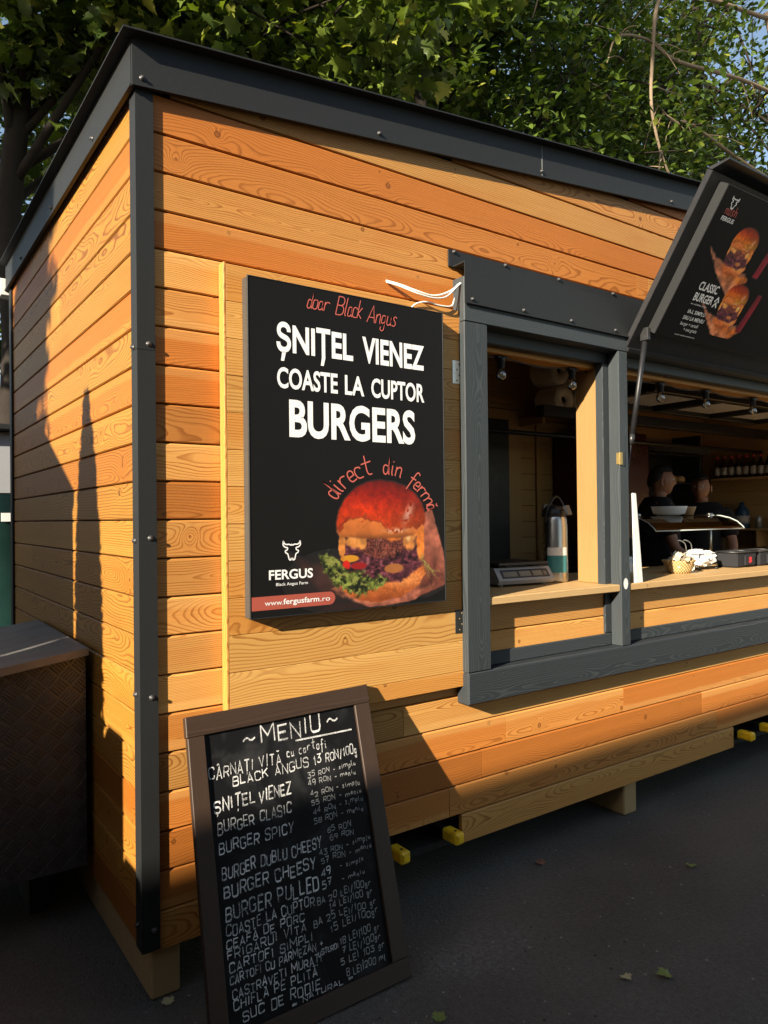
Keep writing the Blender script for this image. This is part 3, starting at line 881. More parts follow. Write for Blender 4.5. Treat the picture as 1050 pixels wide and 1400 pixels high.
# membrane behind the boards, with the openings left out
mb = MB()
wy0, wy1 = 0.033, 0.050
mb.prism([(0.034, B0 + .13), (OPEN_X0, B0 + .13), (OPEN_X0, roof_z(OPEN_X0) + .1), (0.034, roof_z(0) + .1)][::-1] if False else [(B0 + .13, .034), (roof_z(0) + .1, .034), (roof_z(OPEN_X0) + .1, OPEN_X0), (B0 + .13, OPEN_X0)], 1, wy0, wy1)
mb.prism([(B0 + .13, OPEN_X0), (1.0, OPEN_X0), (1.0, OPEN_X1), (B0 + .13, OPEN_X1)], 1, wy0, wy1)
mb.prism([(2.42, OPEN_X0), (roof_z(OPEN_X0) + .1, OPEN_X0), (roof_z(OPEN_X1) + .1, OPEN_X1), (2.42, OPEN_X1)], 1, wy0, wy1)
mb.prism([(B0 + .13, OPEN_X1), (roof_z(OPEN_X1) + .1, OPEN_X1), (roof_z(LEN) + .1, LEN - .03), (B0 + .13, LEN - .03)], 1, wy0, wy1)
mb.box(.034, .05, .05, DEP - .034, B0 + .02, 2.93)
mb.build('wall_membrane', M['backing'], kiosk)
# corner trim: an L of folded sheet, with screws
ct = MB()
ct.prism([(0, 0), (.056, 0), (.056, .009), (.010, .010), (.010, .060), (0, .060)], 2, .172, 2.835, grain='z')
ct.box(-.0012, .0572, -.0012, .03, 2.027, 2.0285)
ct_o = ct.build('corner_trim', M['trim'], kiosk)


def screw(p, nrm, parent, r=.0075):
    s = MB()
    q = Vector((0, 0, 1)).rotation_difference(Vector(nrm)).to_matrix()
    s.lathe([(r * 1.25, 0), (r * 1.25, .002), (r * .8, .0022), (r * .8, .008), (r * .55, .010), (0, .0102)], p, 8, 0, q)
    return s.build('screw', M['screwhead'], parent)


M['screwhead'] = plain('screw_head', (0.05, 0.05, 0.05), 0.45, 0.3, 0.1, 60)
for z in (2.045, 1.443, .951, .235): screw((.036, -.0003, z), (0, -1, 0), ct_o)
for z in (2.037, 1.436, .96, .25): screw((-.0003, .035, z), (-1, 0, 0), ct_o)
ct = MB(); ct.prism([(0, DEP), (0, DEP - .06), (.01, DEP - .06), (.01, DEP - .01), (.056, DEP - .009), (.056, DEP)], 2, .172, 2.835)
ct.build('corner_trim', M['trim'], kiosk)
# roof: sheet, fascias with drip edge
rf = MB()
L2 = LEN + .02
rf.prism([(z, x) for x, z in [(-.012, roof_z(-.012)), (L2, roof_z(L2)), (L2, roof_z(L2) + .15), (-.012, roof_z(-.012) + .15)]], 1, -.014, -.004)
rf.prism([(z, x) for x, z in [(-.014, roof_z(-.014) - .001), (L2, roof_z(L2) - .001), (L2, roof_z(L2) + .006), (-.014, roof_z(-.014) + .006)]], 1, -.021, -.0135)
rf.prism([(z, x) for x, z in [(-.050, roof_z(-.03) + .145), (L2, roof_z(L2) + .147), (L2, roof_z(L2) + .152), (-.05, roof_z(-.03) + .150)]], 1, -.056, -.002)
ff = rf.build('front_fascia', M['trim'], kiosk)
for x in (.018, .91, 1.80, 2.79, 3.7, 4.6): screw((x, -.0145, roof_z(x) + .027), (0, -1, 0), ff)
sj = MB(); sj.box(1.803, 1.8045, -.0155, -.0140, roof_z(1.8) + .008, roof_z(1.8) + .146); sj.build('fascia_joint', M['alu'], ff)
rf = MB()
rf.box(-.014, -.004, -.003, DEP + .02, 2.828, 2.976)
rf.box(-.020, -.0135, -.013, DEP + .02, 2.826, 2.833)
rf.box(-.050, -.002, -.001, DEP + .02, 2.973, 2.978)
sf = rf.build('side_fascia', M['trim'], kiosk)
for y in (.45, 1.15, 1.9): screw((-.0145, y, 2.862), (-1, 0, 0), sf)
rf = MB()
rf.prism([(z, x) for x, z in [(-.012, roof_z(0) + .120), (L2, roof_z(L2) + .120), (L2, roof_z(L2) + .145), (-.012, roof_z(0) + .145)]], 1, -.003, DEP + .02)
rf.build('roof', M['trim'], kiosk)
rf = MB(); rf.box(-.045, LEN, DEP + .022, DEP + .10, 2.80, 2.90, 'x', .006)
rf.build('gutter', M['white'], kiosk)
# skids and floor
sk = MB()
sk.box(.035, .128, .028, DEP - .03, .002, .165, 'y', .006)
sk.build('skid', M['skid'], kiosk)
for x in (2.39, 4.75, 7.08):
    sk = MB(); sk.box(x, x + .10, .030, DEP - .03, .002, .158, 'y', .006); sk.build('skid', M['skid'], kiosk)
sk = MB(); sk.box(.13, LEN - .05, .034, DEP - .05, .163, .19); sk.build('floor_plate', M['backing'], kiosk)
for x in (.965, 1.235, 3.455, 3.70):
    fk = MB()
    fk.box(x - .024, x + .024, -.060, .03, .196, .244, 'y', .008)
    fk.box(x - .020, x + .020, .031, 1.2, .200, .240, 'y', .002, mat=1)
    fk.box(x - .013, x + .013, -.0635, -.0602, .208, .232, 'x', .002)
    fk.box(x - .005, x + .005, -.035, -.025, .2441, .2456, 'x', 0, mat=1)
    fk.build('fork_tube', [M['yellow'], M['hole']], kiosk)
# grey window frame
wf = MB()
wf.box(1.284, 6.66, -.062, .011, .738, .870, 'x', .007)
wf.build('window_sill', M['grey_wood'], kiosk)
wf = MB(); wf.box(1.414, 2.2665, -.004, .0115, .8705, .928, 'x', .004); wf.box(2.336, 6.50, -.004, .0115, .8705, .928, 'x', .004)
wf.build('inner_sill', M['grey_wood'], kiosk)
wf = MB(); wf.box(1.284, 1.411, -.062, .011, .8712, 2.2865, 'z', .003); wf.box(1.37, 1.4105, .0112, .10, .93, 2.235, 'z', .003)
pl = wf.build('window_post', M['grey_wood'], kiosk)
wf = MB(); wf.box(2.267, 2.3345, -.062, .0, .8712, 2.2865, 'z', .003); wf.box(2.225, 2.334, .0005, .044, .93, 2.235, 'z', .003)
pm = wf.build('window_post', M['grey_wood'], kiosk)
wf = MB(); wf.box(6.50, 6.63, -.062, .011, .8712, 2.2865, 'z', .003); wf.box(6.50, 6.54, .0112, .10, .93, 2.235, 'z', .003)
wf.build('window_post', M['grey_wood'], kiosk)
lt = MB(); lt.box(2.262, 2.285, -.0665, -.0622, 1.738, 1.800, 'z', .002); lt.box(2.2625, 2.2668, -.062, -.045, 1.742, 1.797, 'z', .001)
lt.box(2.286, 2.303, -.066, -.0622, 1.733, 1.803, 'z', .002, mat=1)
M['brass'] = plain('worn_brass', (0.45, 0.32, 0.12), 0.4, 0.7, 0.25, 90)
lt.build('latch', [M['brass'], M['dark_steel']], pm)
st = Plane2((2.300, -.0622, 1.168), (1, 0, 0), (0, 0, 1), (0, -1, 0))
st.poly([(.0175 * math.cos(a * .3142), .027 * math.sin(a * .3142)) for a in range(20)])
st.build('sticker', [M['white']], pm)
wf = MB(); wf.box(1.286, 6.66, -.061, .011, 2.2875, 2.47, 'x', .004)
wf.build('window_header', M['grey_wood'], kiosk)
wf = MB(); wf.box(1.4115, 6.50, .0115, .060, 2.236, 2.42, 'x', .004)
wf.build('inner_header', M['grey_wood'], kiosk)
wf = MB(); wf.box(1.412, 6.50, .061, .150, 2.216, 2.236, 'x', .002); wf.box(1.412, 6.5, .061, .150, 2.2365, 2.6, 'x', .002)
wf.build('soffit', M['larch_pale'], kiosk)
wf = MB(); wf.box(2.232, 2.330, .0445, .172, 1.1655, 2.2155, 'z', .004)
wf.build('timber_jamb', M['jamb'], kiosk)
# flashing above the window
fl = MB()
fl.box(1.263, 6.70, .002, .0105, 2.522, 2.590)
fl.prism([(y, z) for y, z in [(.0105, 2.521), (-.066, 2.523), (-.066, 2.362), (-.073, 2.356), (-.073, 2.3595), (-.0685, 2.364), (-.0685, 2.5265), (.0105, 2.5245)]], 0, 1.284, 6.68)
fl.box(1.284, 6.68, -.0745, -.0665, 2.3575, 2.3630)
fo = fl.build('window_flashing', M['trim'], kiosk)
for x in (1.29, 1.582, 1.923, 2.315, 2.7): screw((x, .0018, 2.584), (0, -1, 0), fo)
for x in (1.324, 1.618, 1.922, 2.236): screw((x, -.0687, 2.378), (0, -1, 0), fo)
# counter
co = MB()
co.box(1.4118, 2.2665, -.056, -.0045, 1.131, 1.165, 'x', .004)
co.box(2.3352, 6.499, -.056, -.0045, 1.131, 1.165, 'x', .004)
co.box(1.4118, 6.499, -.004, .58, 1.131, 1.1648, 'x', .003)
co.build('counter', M['spruce'], kiosk)
ic = MB(); ic.box(1.45, 6.5, .05, .40, .32, 1.13); ic.build('counter_base', M['backing'], kiosk)

# ---- interior lining
inn = MB()
for k in range(24):
    z0 = .33 + .14 * k
    lx = max(.06, (z0 - 2.55) / .09 + .3) if z0 > 2.45 else .06
    if lx < 6.8: inn.box(lx, 6.90, 2.30, 2.318, z0, z0 + .137, 'x', .003)
    if z0 < 3.2: inn.box(6.90, 6.918, .06, 2.295, z0, z0 + .137, 'y', .003)
inn.build('interior_lining', M['spruce_in'], kiosk)
inn = MB(); inn.prism([(z, x) for x, z in [(.06, 2.60), (6.9, 3.22), (6.9, 3.24), (.06, 2.62)]], 1, .06, 2.30)
inn.build('ceiling_lining', M['spruce_in'], kiosk)
inn = MB(); inn.box(3.60, 4.02, 2.27, 2.295, .33, 2.42, 'z', .004); inn.box(4.22, 4.28, 2.275, 2.297, .33, 2.52, 'z', .004); inn.box(3.3, 4.7, 2.27, 2.296, 2.47, 2.52, 'x', .004)
inn.build('wall_batten', M['spruce_in'], kiosk)
inn = MB(); inn.box(3.50, 3.86, 2.262, 2.268, .34, 2.33); inn.build('interior_door', M['black'], kiosk)
inn = MB(); inn.box(4.30, 4.40, 2.262, 2.297, 1.50, 1.60, 'x', .004); inn.build('light_switch', M['white'], kiosk)
inn = MB(); inn.box(5.07, 6.86, 2.282, 2.298, .33, 2.25, 'x', .002); inn.build('rear_panel', M['black'], kiosk)

# ---- the shutter folded back on the wall, with hinges
sh = MB()
for k in range(13):
    if k == 0: z0, z1 = .814, .8755
    else: z0 = .8767 + .1215 * (k - 1); z1 = .8767 + .1215 * k - .0012
    z1 = min(z1, 2.336)
    sh.box(.279, 1.308, -.030, .008, z0, z1, 'x', .0012)
sh.box(.2705, .2786, -.0305, .008, .812, 2.3385, 'z', .001)
sh_o = sh.build('shutter', M['larch_pale'], kiosk)
for z in (2.035, 1.030):
    hg = MB()
    hg.box(1.245, 1.300, -.0325, -.0302, z, z + .095, 'z', .001, mat=1 if z < 1.5 else 0)
    for i in range(5): hg.tube([(1.309, -.036, z + .019 * i + .0008), (1.309, -.036, z + .019 * i + .0182)], .0062, 8, 0)
    for i in range(4): hg.lathe([(.0035, 0), (.0025, .0012), (0, .0013)], (1.268 + .012 * (i % 2), -.0326, z + .014 + .022 * i), 6, 2, Matrix.Rotation(rad(90), 3, 'X'))
    hg.build('hinge', [M['steel'], M['dark_steel'], M['hole'] if z > 1.5 else M['brass']], sh_o)

# ---- the raised hatch with the menu
hx0, hx1 = 2.335, 6.62
HO, HD, HN = Vector((0, -.078, 2.338)), Vector((0, -.5511, .8344)), Vector((0, -.8344, -.5511))


def H(x, t, n): return HO + Vector((x, 0, 0)) + HD * t + HN * n


HM = Matrix(((1, 0, 0, 0), (0, HD.y, HN.y, HO.y), (0, HD.z, HN.z, HO.z), (0, 0, 0, 1)))
HB = HM @ Matrix(((1, 0, 0, 0), (0, 1, 0, 0), (0, 0, 1, 0), (0, 0, 0, 1)))
ht = MB()
ht.box(hx0, hx1, -.06, .79, -.030, .0, 'x', .002, M=HB)                 # insulated leaf
ht.prism([(p.y, p.z) for p in (H(0, .7905, -.030), H(0, .853, .052), H(0, .846, .056), H(0, .7905, -.004))], 0, hx0 - .004, hx1 + .004)
ht.box(hx0 + .004, hx1 - .004, -.052, -.030, .0005, .012, 'x', .002, M=HB)
h_o = ht.build('awning_hatch', M['black'], kiosk)
hf = MB()
hf.box(2.415, hx1 - .08, .069, .763, .0005, .0495, 'x', .002, M=HB)
hf.build('menu_box', M['trim'], h_o)
M['print_black'] = plain('printed_black_panel', (0.0080, 0.0077, 0.0076), 0.5, 0, 0.06, 8, 0.13)
M['print_white'] = plain('printed_white_ink', (0.80, 0.80, 0.79), 0.45, 0, 0.04, 10)
M['print_red'] = plain('printed_coral_ink', (0.50, 0.105, 0.080), 0.45, 0, 0.08, 10)
mp = MB(); mp.box(2.418, hx1 - .083, .072, .760, .0497, .0512, 'x', 0, M=HB)
mp_o = mp.build('menu_panel', M['print_black'], h_o)
# gas strut
gs = MB()
A_, B_ = Vector((2.400, -.118, 2.352)), Vector((2.352, -.012, 1.545))
mid = A_.lerp(B_, .63)
gs.tube([A_, A_.lerp(B_, .02), A_.lerp(B_, .021), mid], [.006, .006, .0125, .0125], 12, 2)
gs.tube([A_.lerp(B_, .57), mid], .0135, 12, 1)
gs.tube([mid, B_], .005, 8, 1)
gs.box(A_.x - .012, A_.x + .012, A_.y - .022, A_.y + .022, A_.z - .012, A_.z + .05, 'z', .003, mat=1)
gs.lathe([(.011, -.01), (.011, .01)], B_, 10, 1)
gs.build('gas_strut', [M['dark_steel'], M['dark_steel'], M['black']], kiosk)
gs = MB()
A2, B2 = Vector((6.57, -.125, 2.362)), Vector((6.51, -.012, 1.545))
gs.tube([A2, A2.lerp(B2, .63)], .0125, 10); gs.tube([A2.lerp(B2, .63), B2], .005, 8, 1)
gs.build('gas_strut', [M['dark_steel'], M['steel']], kiosk)
# ------------------------------------------------------------------ printed matter
pm_ = NT('printed_picture')
pa = pm_.n('ShaderNodeAttribute', attribute_name='print')
pm_.l(pa.outputs['Color'], pm_.b.inputs['Base Color'])
pm_.b.inputs['Roughness'].default_value = 0.4
pm_.b.inputs['Specular IOR Level'].default_value = 0.35
M['picture'] = pm_.mat


def bull(pl, cx, cz, w, stroke, mat=0):
    """outline of a bull's head with horns, w wide"""
    half = [(.05, .18), (.16, .24), (.30, .22), (.43, .26), (.50, .42), (.52, .20), (.40, .08), (.24, .06), (.26, -.06), (.40, -.10), (.38, -.20), (.24, -.26), (.20, -.42), (.16, -.58), (.05, -.60), (.05, -.48)]
    pts = [(cx + x * w, cz + z * w) for x, z in half]
    pl.ribbon(round_poly(pts, [.05 * w] * len(pts), 3), stroke, mat=mat)
    pts = [(cx - x * w, cz + z * w) for x, z in half]
    pl.ribbon(round_poly(pts, [.05 * w] * len(pts), 3), stroke, mat=mat)
    pl.ribbon([(cx - .05 * w, cz + .18 * w), (cx, cz + .22 * w), (cx + .05 * w, cz + .18 * w)], stroke, mat=mat)


# ------------------------------------------------------------------ the big light box sign on the shutter
SY = -.077
sign = thing('poster_sign', (.745, -.0315, 1.174), 'large black poster sign with white lettering and a burger picture on the folded wooden shutter', 'sign')
sb = MB()
sb.box(.334, 1.158, SY + .003, -.0315, 1.173, 2.293, 'x', .003)
sb.build('sign_box', M['sign_side'] if 'sign_side' in M else M.setdefault('sign_side', plain('dark_aluminium_profile', (0.085, 0.083, 0.078), 0.35, 0.4, 0.1, 14)), sign)
sb = MB(); sb.box(.3365, 1.1555, SY, SY + .0028, 1.1755, 2.2905, 'x', 0); sb.build('sign_panel', M['print_black'], sign)
fr = MB()
fr.box(.332, .3362, SY - .0015, SY + .004, 1.172, 2.2945, 'z', .0008); fr.box(1.1558, 1.160, SY - .0015, SY + .004, 1.172, 2.2945, 'z', .0008)
fr.box(.3364, 1.1556, SY - .0015, SY + .004, 1.172, 1.1753, 'x', .0008); fr.box(.3364, 1.1556, SY - .0015, SY + .004, 2.2907, 2.2945, 'x', .0008)
fr.build('sign_edge', M['trim'], sign)


def sign_plane(): return Plane2((0, SY - .0002, 0), (1, 0, 0), (0, 0, 1), (0, -1, 0))


pl = sign_plane()
pl.font('ȘNIȚEL', .436, .740, 2.058, .100, fat=.030)
pl.font('VIENEZ', .780, 1.063, 2.058, .100, fat=.030)
pl.font('COASTE', .437, .674, 1.936, .074, fat=.024)
pl.font('LA', .704, .786, 1.936, .074, fat=.024)
pl.font('CUPTOR', .817, 1.062, 1.936, .074, fat=.024)
pl.font('BURGERS', .481, 1.016, 1.774, .134, fat=.030)
pl.build('headline_lettering', [M['print_white']], sign)
pl = sign_plane()
pl.text('doar', .552, .640, 2.220, .058, .0034, slant=.25, track=.12)
pl.text('Black', .668, .775, 2.215, .066, .0034, slant=.25, track=.10)
pl.text('Angus', .800, .930, 2.208, .062, .0034, slant=.25, track=.12)
pl.build('script_lettering', [M['print_red']], sign)
pl = sign_plane()


def arcf(x, y):
    a = math.pi * (1 - (x - 0.0)) ; r = .205 + y
    return (.862 + r * 1.10 * math.cos(a), 1.468 + r * .93 * math.sin(a))


pl.text('direct', .165, .44, .0, .078, .0048, slant=.0010, track=.10, arc=lambda x, y: arcf(x, y))
pl.build('script_lettering', [M['print_red']], sign)
pl = sign_plane()
pl.text('din', .505, .615, .0, .070, .0048, slant=.0010, track=.12, arc=lambda x, y: arcf(x, y))
pl.build('script_lettering', [M['print_red']], sign)
pl = sign_plane()
pl.text('fermă', .675, .905, -.006, .062, .0048, slant=.0010, track=.12, arc=lambda x, y: arcf(x, y))
pl.build('script_lettering', [M['print_red']], sign)
pl = sign_plane()
bull(pl, .486, 1.398, .064, .0042)
pl.font('FERGUS', .400, .566, 1.297, .034, fat=.022)
pl.font('Black Angus Farm', .426, .546, 1.276, .0105, fat=.004)
pl.build('logo', [M['print_white']], sign)
pl = sign_plane()
ban = [(.3375, 1.199), (.632, 1.199)] + [(.632 + .0225 * math.cos(a), 1.2215 + .0225 * math.sin(a)) for a in [rad(-90 + 15 * i) for i in range(1, 12)]] + [(.632, 1.244), (.3375, 1.244)]
pl.poly(ban, mat=0, lift=.0008)
pl.k = 12
pl.font('www.', .384, .452, 1.2135, .0175, mat=1)
pl.font('fergusfarm', .452, .590, 1.2135, .0195, mat=1, fat=.016)
pl.font('.ro', .594, .633, 1.2135, .0175, mat=1)
M['banner'] = plain('printed_banner_ink', (0.36, 0.075, 0.050), 0.45, 0, 0.12, 6)
pl.build('web_address_banner', [M['banner'], M['print_white']], sign)
cv = Canvas(.445, 1.1545, 1.1765, 1.650, .0017, rgb(25, 24, 24))
pn = cv.noise(.06, 40, 4); pf = cv.noise(.02, 41, 3)
cv.put(cv.ell(.66, 1.28, .14, .075, 1.2), rgb(48, 33, 32), .8)


def shade(c, n, k): return np.clip(np.asarray(c)[None, None] * (1 + (n[..., None] - .5) * k), 0, 1)


cv.put(cv.poly([(.47, 1.385), (.56, 1.345), (.68, 1.30), (.72, 1.22), (.60, 1.235), (.55, 1.30)], .01, .02, 50, .05), shade(rgb(66, 42, 38), pn, 1.0), .9)
cv.put(cv.poly([(.64, 1.255), (.70, 1.225), (.80, 1.175), (.98, 1.185), (1.156, 1.235), (1.156, 1.33), (1.14, 1.40), (1.118, 1.46), (1.094, 1.530), (1.02, 1.50), (1.0, 1.3), (.75, 1.29)], .003, .012, 51, .04), shade(rgb(150, 84, 66), pn * .6 + pf * .4, 1.3))
cv.put(cv.poly([(1.03, 1.36), (1.10, 1.33), (1.15, 1.25), (1.05, 1.22)], .03, .02, 52, .03), shade(rgb(92, 44, 36), pf, 1.0), .8)
cv.put(cv.poly([(.66, 1.24), (.80, 1.20), (.98, 1.20), (1.10, 1.24), (1.02, 1.215), (.88, 1.178), (.74, 1.20)], .01, .015, 53, .03), shade(rgb(186, 112, 86), pf, .9), .8)
cv.put(cv.poly([(.57, 1.176), (.800, 1.176), (.74, 1.196), (.66, 1.202)], .002), rgb(44, 28, 27))
paint_burger(cv, .862, 1.190, .97, 3)
cv.build('burger_picture', sign_plane(), M['picture'], sign)

# ------------------------------------------------------------------ the menu printed on the raised hatch
MPN = .0514


def menu_plane(): return Plane2(H(0, 0, MPN), (1, 0, 0), HD, HN)


for n_, (ox, s_) in enumerate(((0, 1), (1.03, 1))):
    cv = Canvas(2.50 + ox, min(3.10 + ox, 4.54), .125, .66, .0030, rgb(17, 16, 16))
    cv.gain = 1.5
    rn = cv.noise(.04, 60, 3)
    for (bx, by, bs) in ((2.740 + ox, .420, .50), (2.895 + ox, .175, .50)):
        boat = [(bx - .21 * bs / .4, by + .10), (bx - .13 * bs / .4, by + .05), (bx + .13, by + .02), (bx + .13, by - .03), (bx + .06, by - .10), (bx - .02, by - .06), (bx - .11, by - .01)]
        cv.put(cv.poly(boat, .004, .015, 61, .03), shade(rgb(150, 92, 66), rn, 1.2))
        for j in range(7):
            cv.put(cv.ell(bx - .03 + .028 * j, by - .005 - .012 * (j % 3), .030, .016, .3, 0, 1, .02, .5 - .3 * (j % 4)), shade(rgb(190, 98, 36), rn, 1.1), .9)
        paint_burger(cv, bx, by - .01, bs, 4 + n_, salad=False)
        cv.put(cv.poly([(bx - .15, by + .03), (bx - .05, by - .01), (bx + .10, by - .02), (bx + .05, by - .085), (bx - .02, by - .05), (bx - .12, by - .0)], .004, .015, 63, .03), shade(rgb(168, 100, 66), rn, 1.1), .75)
    for (ty, tx) in ((.44, 2.93), (.17, 3.03)):
        cv.put(cv.poly([(tx + ox, ty + .0), (tx + ox + .05, ty + .0), (tx + ox + .085, ty + .20), (tx + ox + .035, ty + .20)], .003), shade(rgb(104, 16, 30), rn, .6))
        cv.put(cv.poly([(tx + ox + .03, ty + .0), (tx + ox + .042, ty + .0), (tx + ox + .078, ty + .20), (tx + ox + .066, ty + .20)], .004), rgb(150, 40, 54), .6)
    cv.build('burger_picture', menu_plane(), M['picture'], h_o)
    pl = menu_plane()
    bull(pl, 2.513 + ox, .707, .050, .0042)
    pl.build('menu_logo', [M['print_white']], h_o)
    pl = menu_plane()
    pl.font('FERGUS', 2.475 + ox, 2.575 + ox, .622, .020, fat=.02)
    pl.build('menu_logo', [M['print_white']], h_o)
    pl = menu_plane()
    pl.font('CLASSIC' if n_ == 0 else 'SPICY', 2.565 + ox, 2.725 + ox, .315, .042, fat=.02)
    pl.font('BURGER', 2.565 + ox, 2.725 + ox, .262, .042, fat=.02)
    for q in (0, 1): pl.ribbon([(2.738 + ox, .255 + .026 * q), (2.755 + ox, .278 + .026 * q), (2.772 + ox, .255 + .026 * q)], .008)
    pl.font('din vită Black Angus', 2.567 + ox, 2.70 + ox, .243, .008)
    pl.build('menu_title', [M['print_white']], h_o)
    pl = menu_plane()
    pl.font('IA-L SIMPLU', 2.575 + ox, 2.722 + ox, .200, .020, fat=.012)
    pl.font('SAU LA MENIU', 2.562 + ox, 2.738 + ox, .168, .020, fat=.012)
    pl.font('burger + cartofi', 2.565 + ox, 2.712 + ox, .140, .017)
    pl.font('+ sos gratis', 2.610 + ox, 2.722 + ox, .115, .017)
    pl.font('meniul conține cartofi și sos', 2.562 + ox, 2.73 + ox, .088, .007)
    pl.build('menu_lettering', [M['print_white']], h_o)
    pl = menu_plane()
    pl.text('nosh', 2.480 + ox, 2.570 + ox, .650, .042, .0036, track=.3)
    pl.build('menu_script', [M['print_red']], h_o)

# ------------------------------------------------------------------ the chalkboard leaning on the wall
cb_O, cb_U, cb_V = Vector((.080, -.361, .001)), Vector((.675, 0, .008)), Vector((.045, .31, .885))
cb_u, cb_v = cb_U.normalized(), cb_V.normalized()
cb_n = cb_u.cross(cb_v).normalized()      # towards the viewer
if cb_n.y > 0: cb_n = -cb_n
CW, CH = cb_U.length, cb_V.length
CM = Matrix((cb_u, cb_v, cb_n)).transposed().to_4x4(); CM.translation = cb_O
board = thing('menu_chalkboard', (.42, -.30, 0), 'menu chalkboard in a dark brown wooden frame leaning on the kiosk wall', 'chalkboard')
cf = MB(); cf.box(0, .0545, .0585, CH - .0632, -.024, 0, 'y', .002, M=CM); cf.build('frame_stile', M['walnut'], board)
cf = MB(); cf.box(CW - .062, CW, .0585, CH - .0632, -.024, 0, 'y', .002, M=CM); cf.build('frame_stile', M['walnut'], board)
cf = MB(); cf.box(-.003, CW + .002, CH - .0628, CH, -.025, .001, 'x', .002, M=CM); cf.build('frame_rail', M['walnut'], board)
cf = MB(); cf.box(-.003, CW + .004, 0, .058, -.025, .001, 'x', .002, M=CM); cf.build('frame_rail', M['walnut'], board)
ch_m = NT('blackboard_surface')
tcb = ch_m.n('ShaderNodeTexCoord').outputs['Object']
sm = ch_m.smooth(ch_m.noise(tcb, 7.0, 5.0, 0.65, 0.6), .45, .8)
ch_m.l(ch_m.mix(sm, c4((.006, .006, .0065)), c4((.028, .028, .029))), ch_m.b.inputs['Base Color'])
ch_m.b.inputs['Roughness'].default_value = .6
ch_m.b.inputs['Specular IOR Level'].default_value = .12
cf = MB(); cf.box(.050, CW - .055, .05, CH - .055, -.020, -.010, 'x', 0, M=CM); cf.build('blackboard', ch_m.mat, board)
chk = NT('chalk')
tcc = chk.n('ShaderNodeTexCoord').outputs['Object']
sd_ = chk.n('ShaderNodeAttribute', attribute_name='seed').outputs['Fac']
cn = chk.noise(tcc, 420.0, 3.0, .6); cn2 = chk.noise(tcc, 22.0, 2.0)
cov = chk.math('MULTIPLY', chk.smooth(chk.math('ADD', cn, chk.math('MULTIPLY', chk.math('SUBTRACT', cn2, .5), .5)), .30, .62), chk.math('MULTIPLY_ADD', sd_, .35, .65))
chk.l(chk.mix(cov, c4((.04, .04, .042)), c4((.80, .80, .77))), chk.b.inputs['Base Color'])
chk.b.inputs['Roughness'].default_value = .9
M['chalk'] = chk.mat
cpl = Plane2(cb_O - cb_n * .010 + cb_n * .0002, cb_U, cb_V, cb_n)
# the lettering lies on the face of the blackboard; stroke widths are in board units
class BoardText(Plane2):
    pass


def bt(s, x0, x1, y, h, w=.0062, jit=.10, dbl=0, track=.42, slant=0.06, mat=0):
    cpl.text(s, x0, x1, y, h * .90, w * .74, jit=jit * 1.45, dbl=dbl, track=track, slant=slant, mat=mat)


bt('MENIU', .365, .690, .866, .060, .0085, dbl=1)
cpl.ribbon(round_poly([(.27, .886), (.292, .900), (.31, .882), (.333, .893)], [.02] * 4), .006)
cpl.ribbon(round_poly([(.735, .892), (.755, .907), (.775, .888), (.80, .899)], [.02] * 4), .006)
cpl.ribbon([(.545, .852), (.70, .850), (.875, .848)], .0055)
bt('CÂRNAȚI VITĂ', .090, .455, .789, .040, .0060)
bt('cu cartofi', .490, .715, .807, .036, .0050)
bt('BLACK ANGUS', .200, .600, .756, .033, .0058)
bt('13 RON', .632, .775, .758, .031, .0058)
bt('/100g', .785, .885, .760, .034, .0052)
bt('ȘNIȚEL', .102, .300, .684, .042, .0075, dbl=1)
bt('VIENEZ', .322, .490, .684, .040, .0075, dbl=1)
bt('BURGER CLASIC', .108, .478, .621, .036, .0060)
bt('BURGER SPICY', .107, .478, .561, .036, .0060)
bt('BURGER DUBLU CHEESY', .110, .615, .485, .037, .0060, dbl=1)
bt('BURGER CHEESY', .112, .572, .429, .037, .0064, dbl=1)
bt('BURGER PULLED', .110, .572, .364, .044, .0066, dbl=1)
bt('COASTE LA CUPTOR', .106, .540, .323, .031, .0055)
bt('CEAFĂ DE PORC', .102, .480, .291, .027, .0052)
bt('FRIGĂRUI VITĂ', .104, .484, .259, .027, .0052)
bt('CARTOFI SIMPLI', .107, .510, .225, .026, .0052)
bt('CARTOFI CU PARMEZAN +', .104, .560, .192, .025, .0050)
bt('USTUROI', .530, .636, .171, .017, .0045)
bt('CASTRAVEȚI MURAȚI', .110, .543, .154, .026, .0052)
bt('CHIFLĂ PE PLITĂ', .112, .512, .122, .027, .0052)
bt('SUC DE RODIE', .148, .520, .085, .029, .0052)
bt('= NATURAL =', .375, .690, .0665, .016, .0045)
P_ = [('35 RON - simplu', .589, .866, .721), ('49 RON - meniu', .587, .860, .693), ('42 RON - simplu', .592, .875, .654), ('55 RON - meniu', .590, .878, .626),
      ('44 RON - simplu', .594, .879, .597), ('58 RON - meniu', .591, .873, .566), ('65 RON', .658, .790, .525), ('69 RON', .666, .800, .498),
      ('43 RON - simplu', .600, .890, .464), ('57 RON - meniu', .603, .890, .437)]
for s_, a_, b_, y_ in P_: bt(s_, a_, b_, y_, .0185, .0036, jit=.17, mat=1)
for s_, a_, b_, y_ in [('49', .596, .645, .395), ('57', .592, .642, .362)]: bt(s_, a_, b_, y_, .025, .0052)
for s_, a_, b_, y_ in [('- simplu', .70, .832, .402), ('- meniu', .70, .83, .364)]: bt(s_, a_, b_, y_, .018, .0036, jit=.17, mat=1)
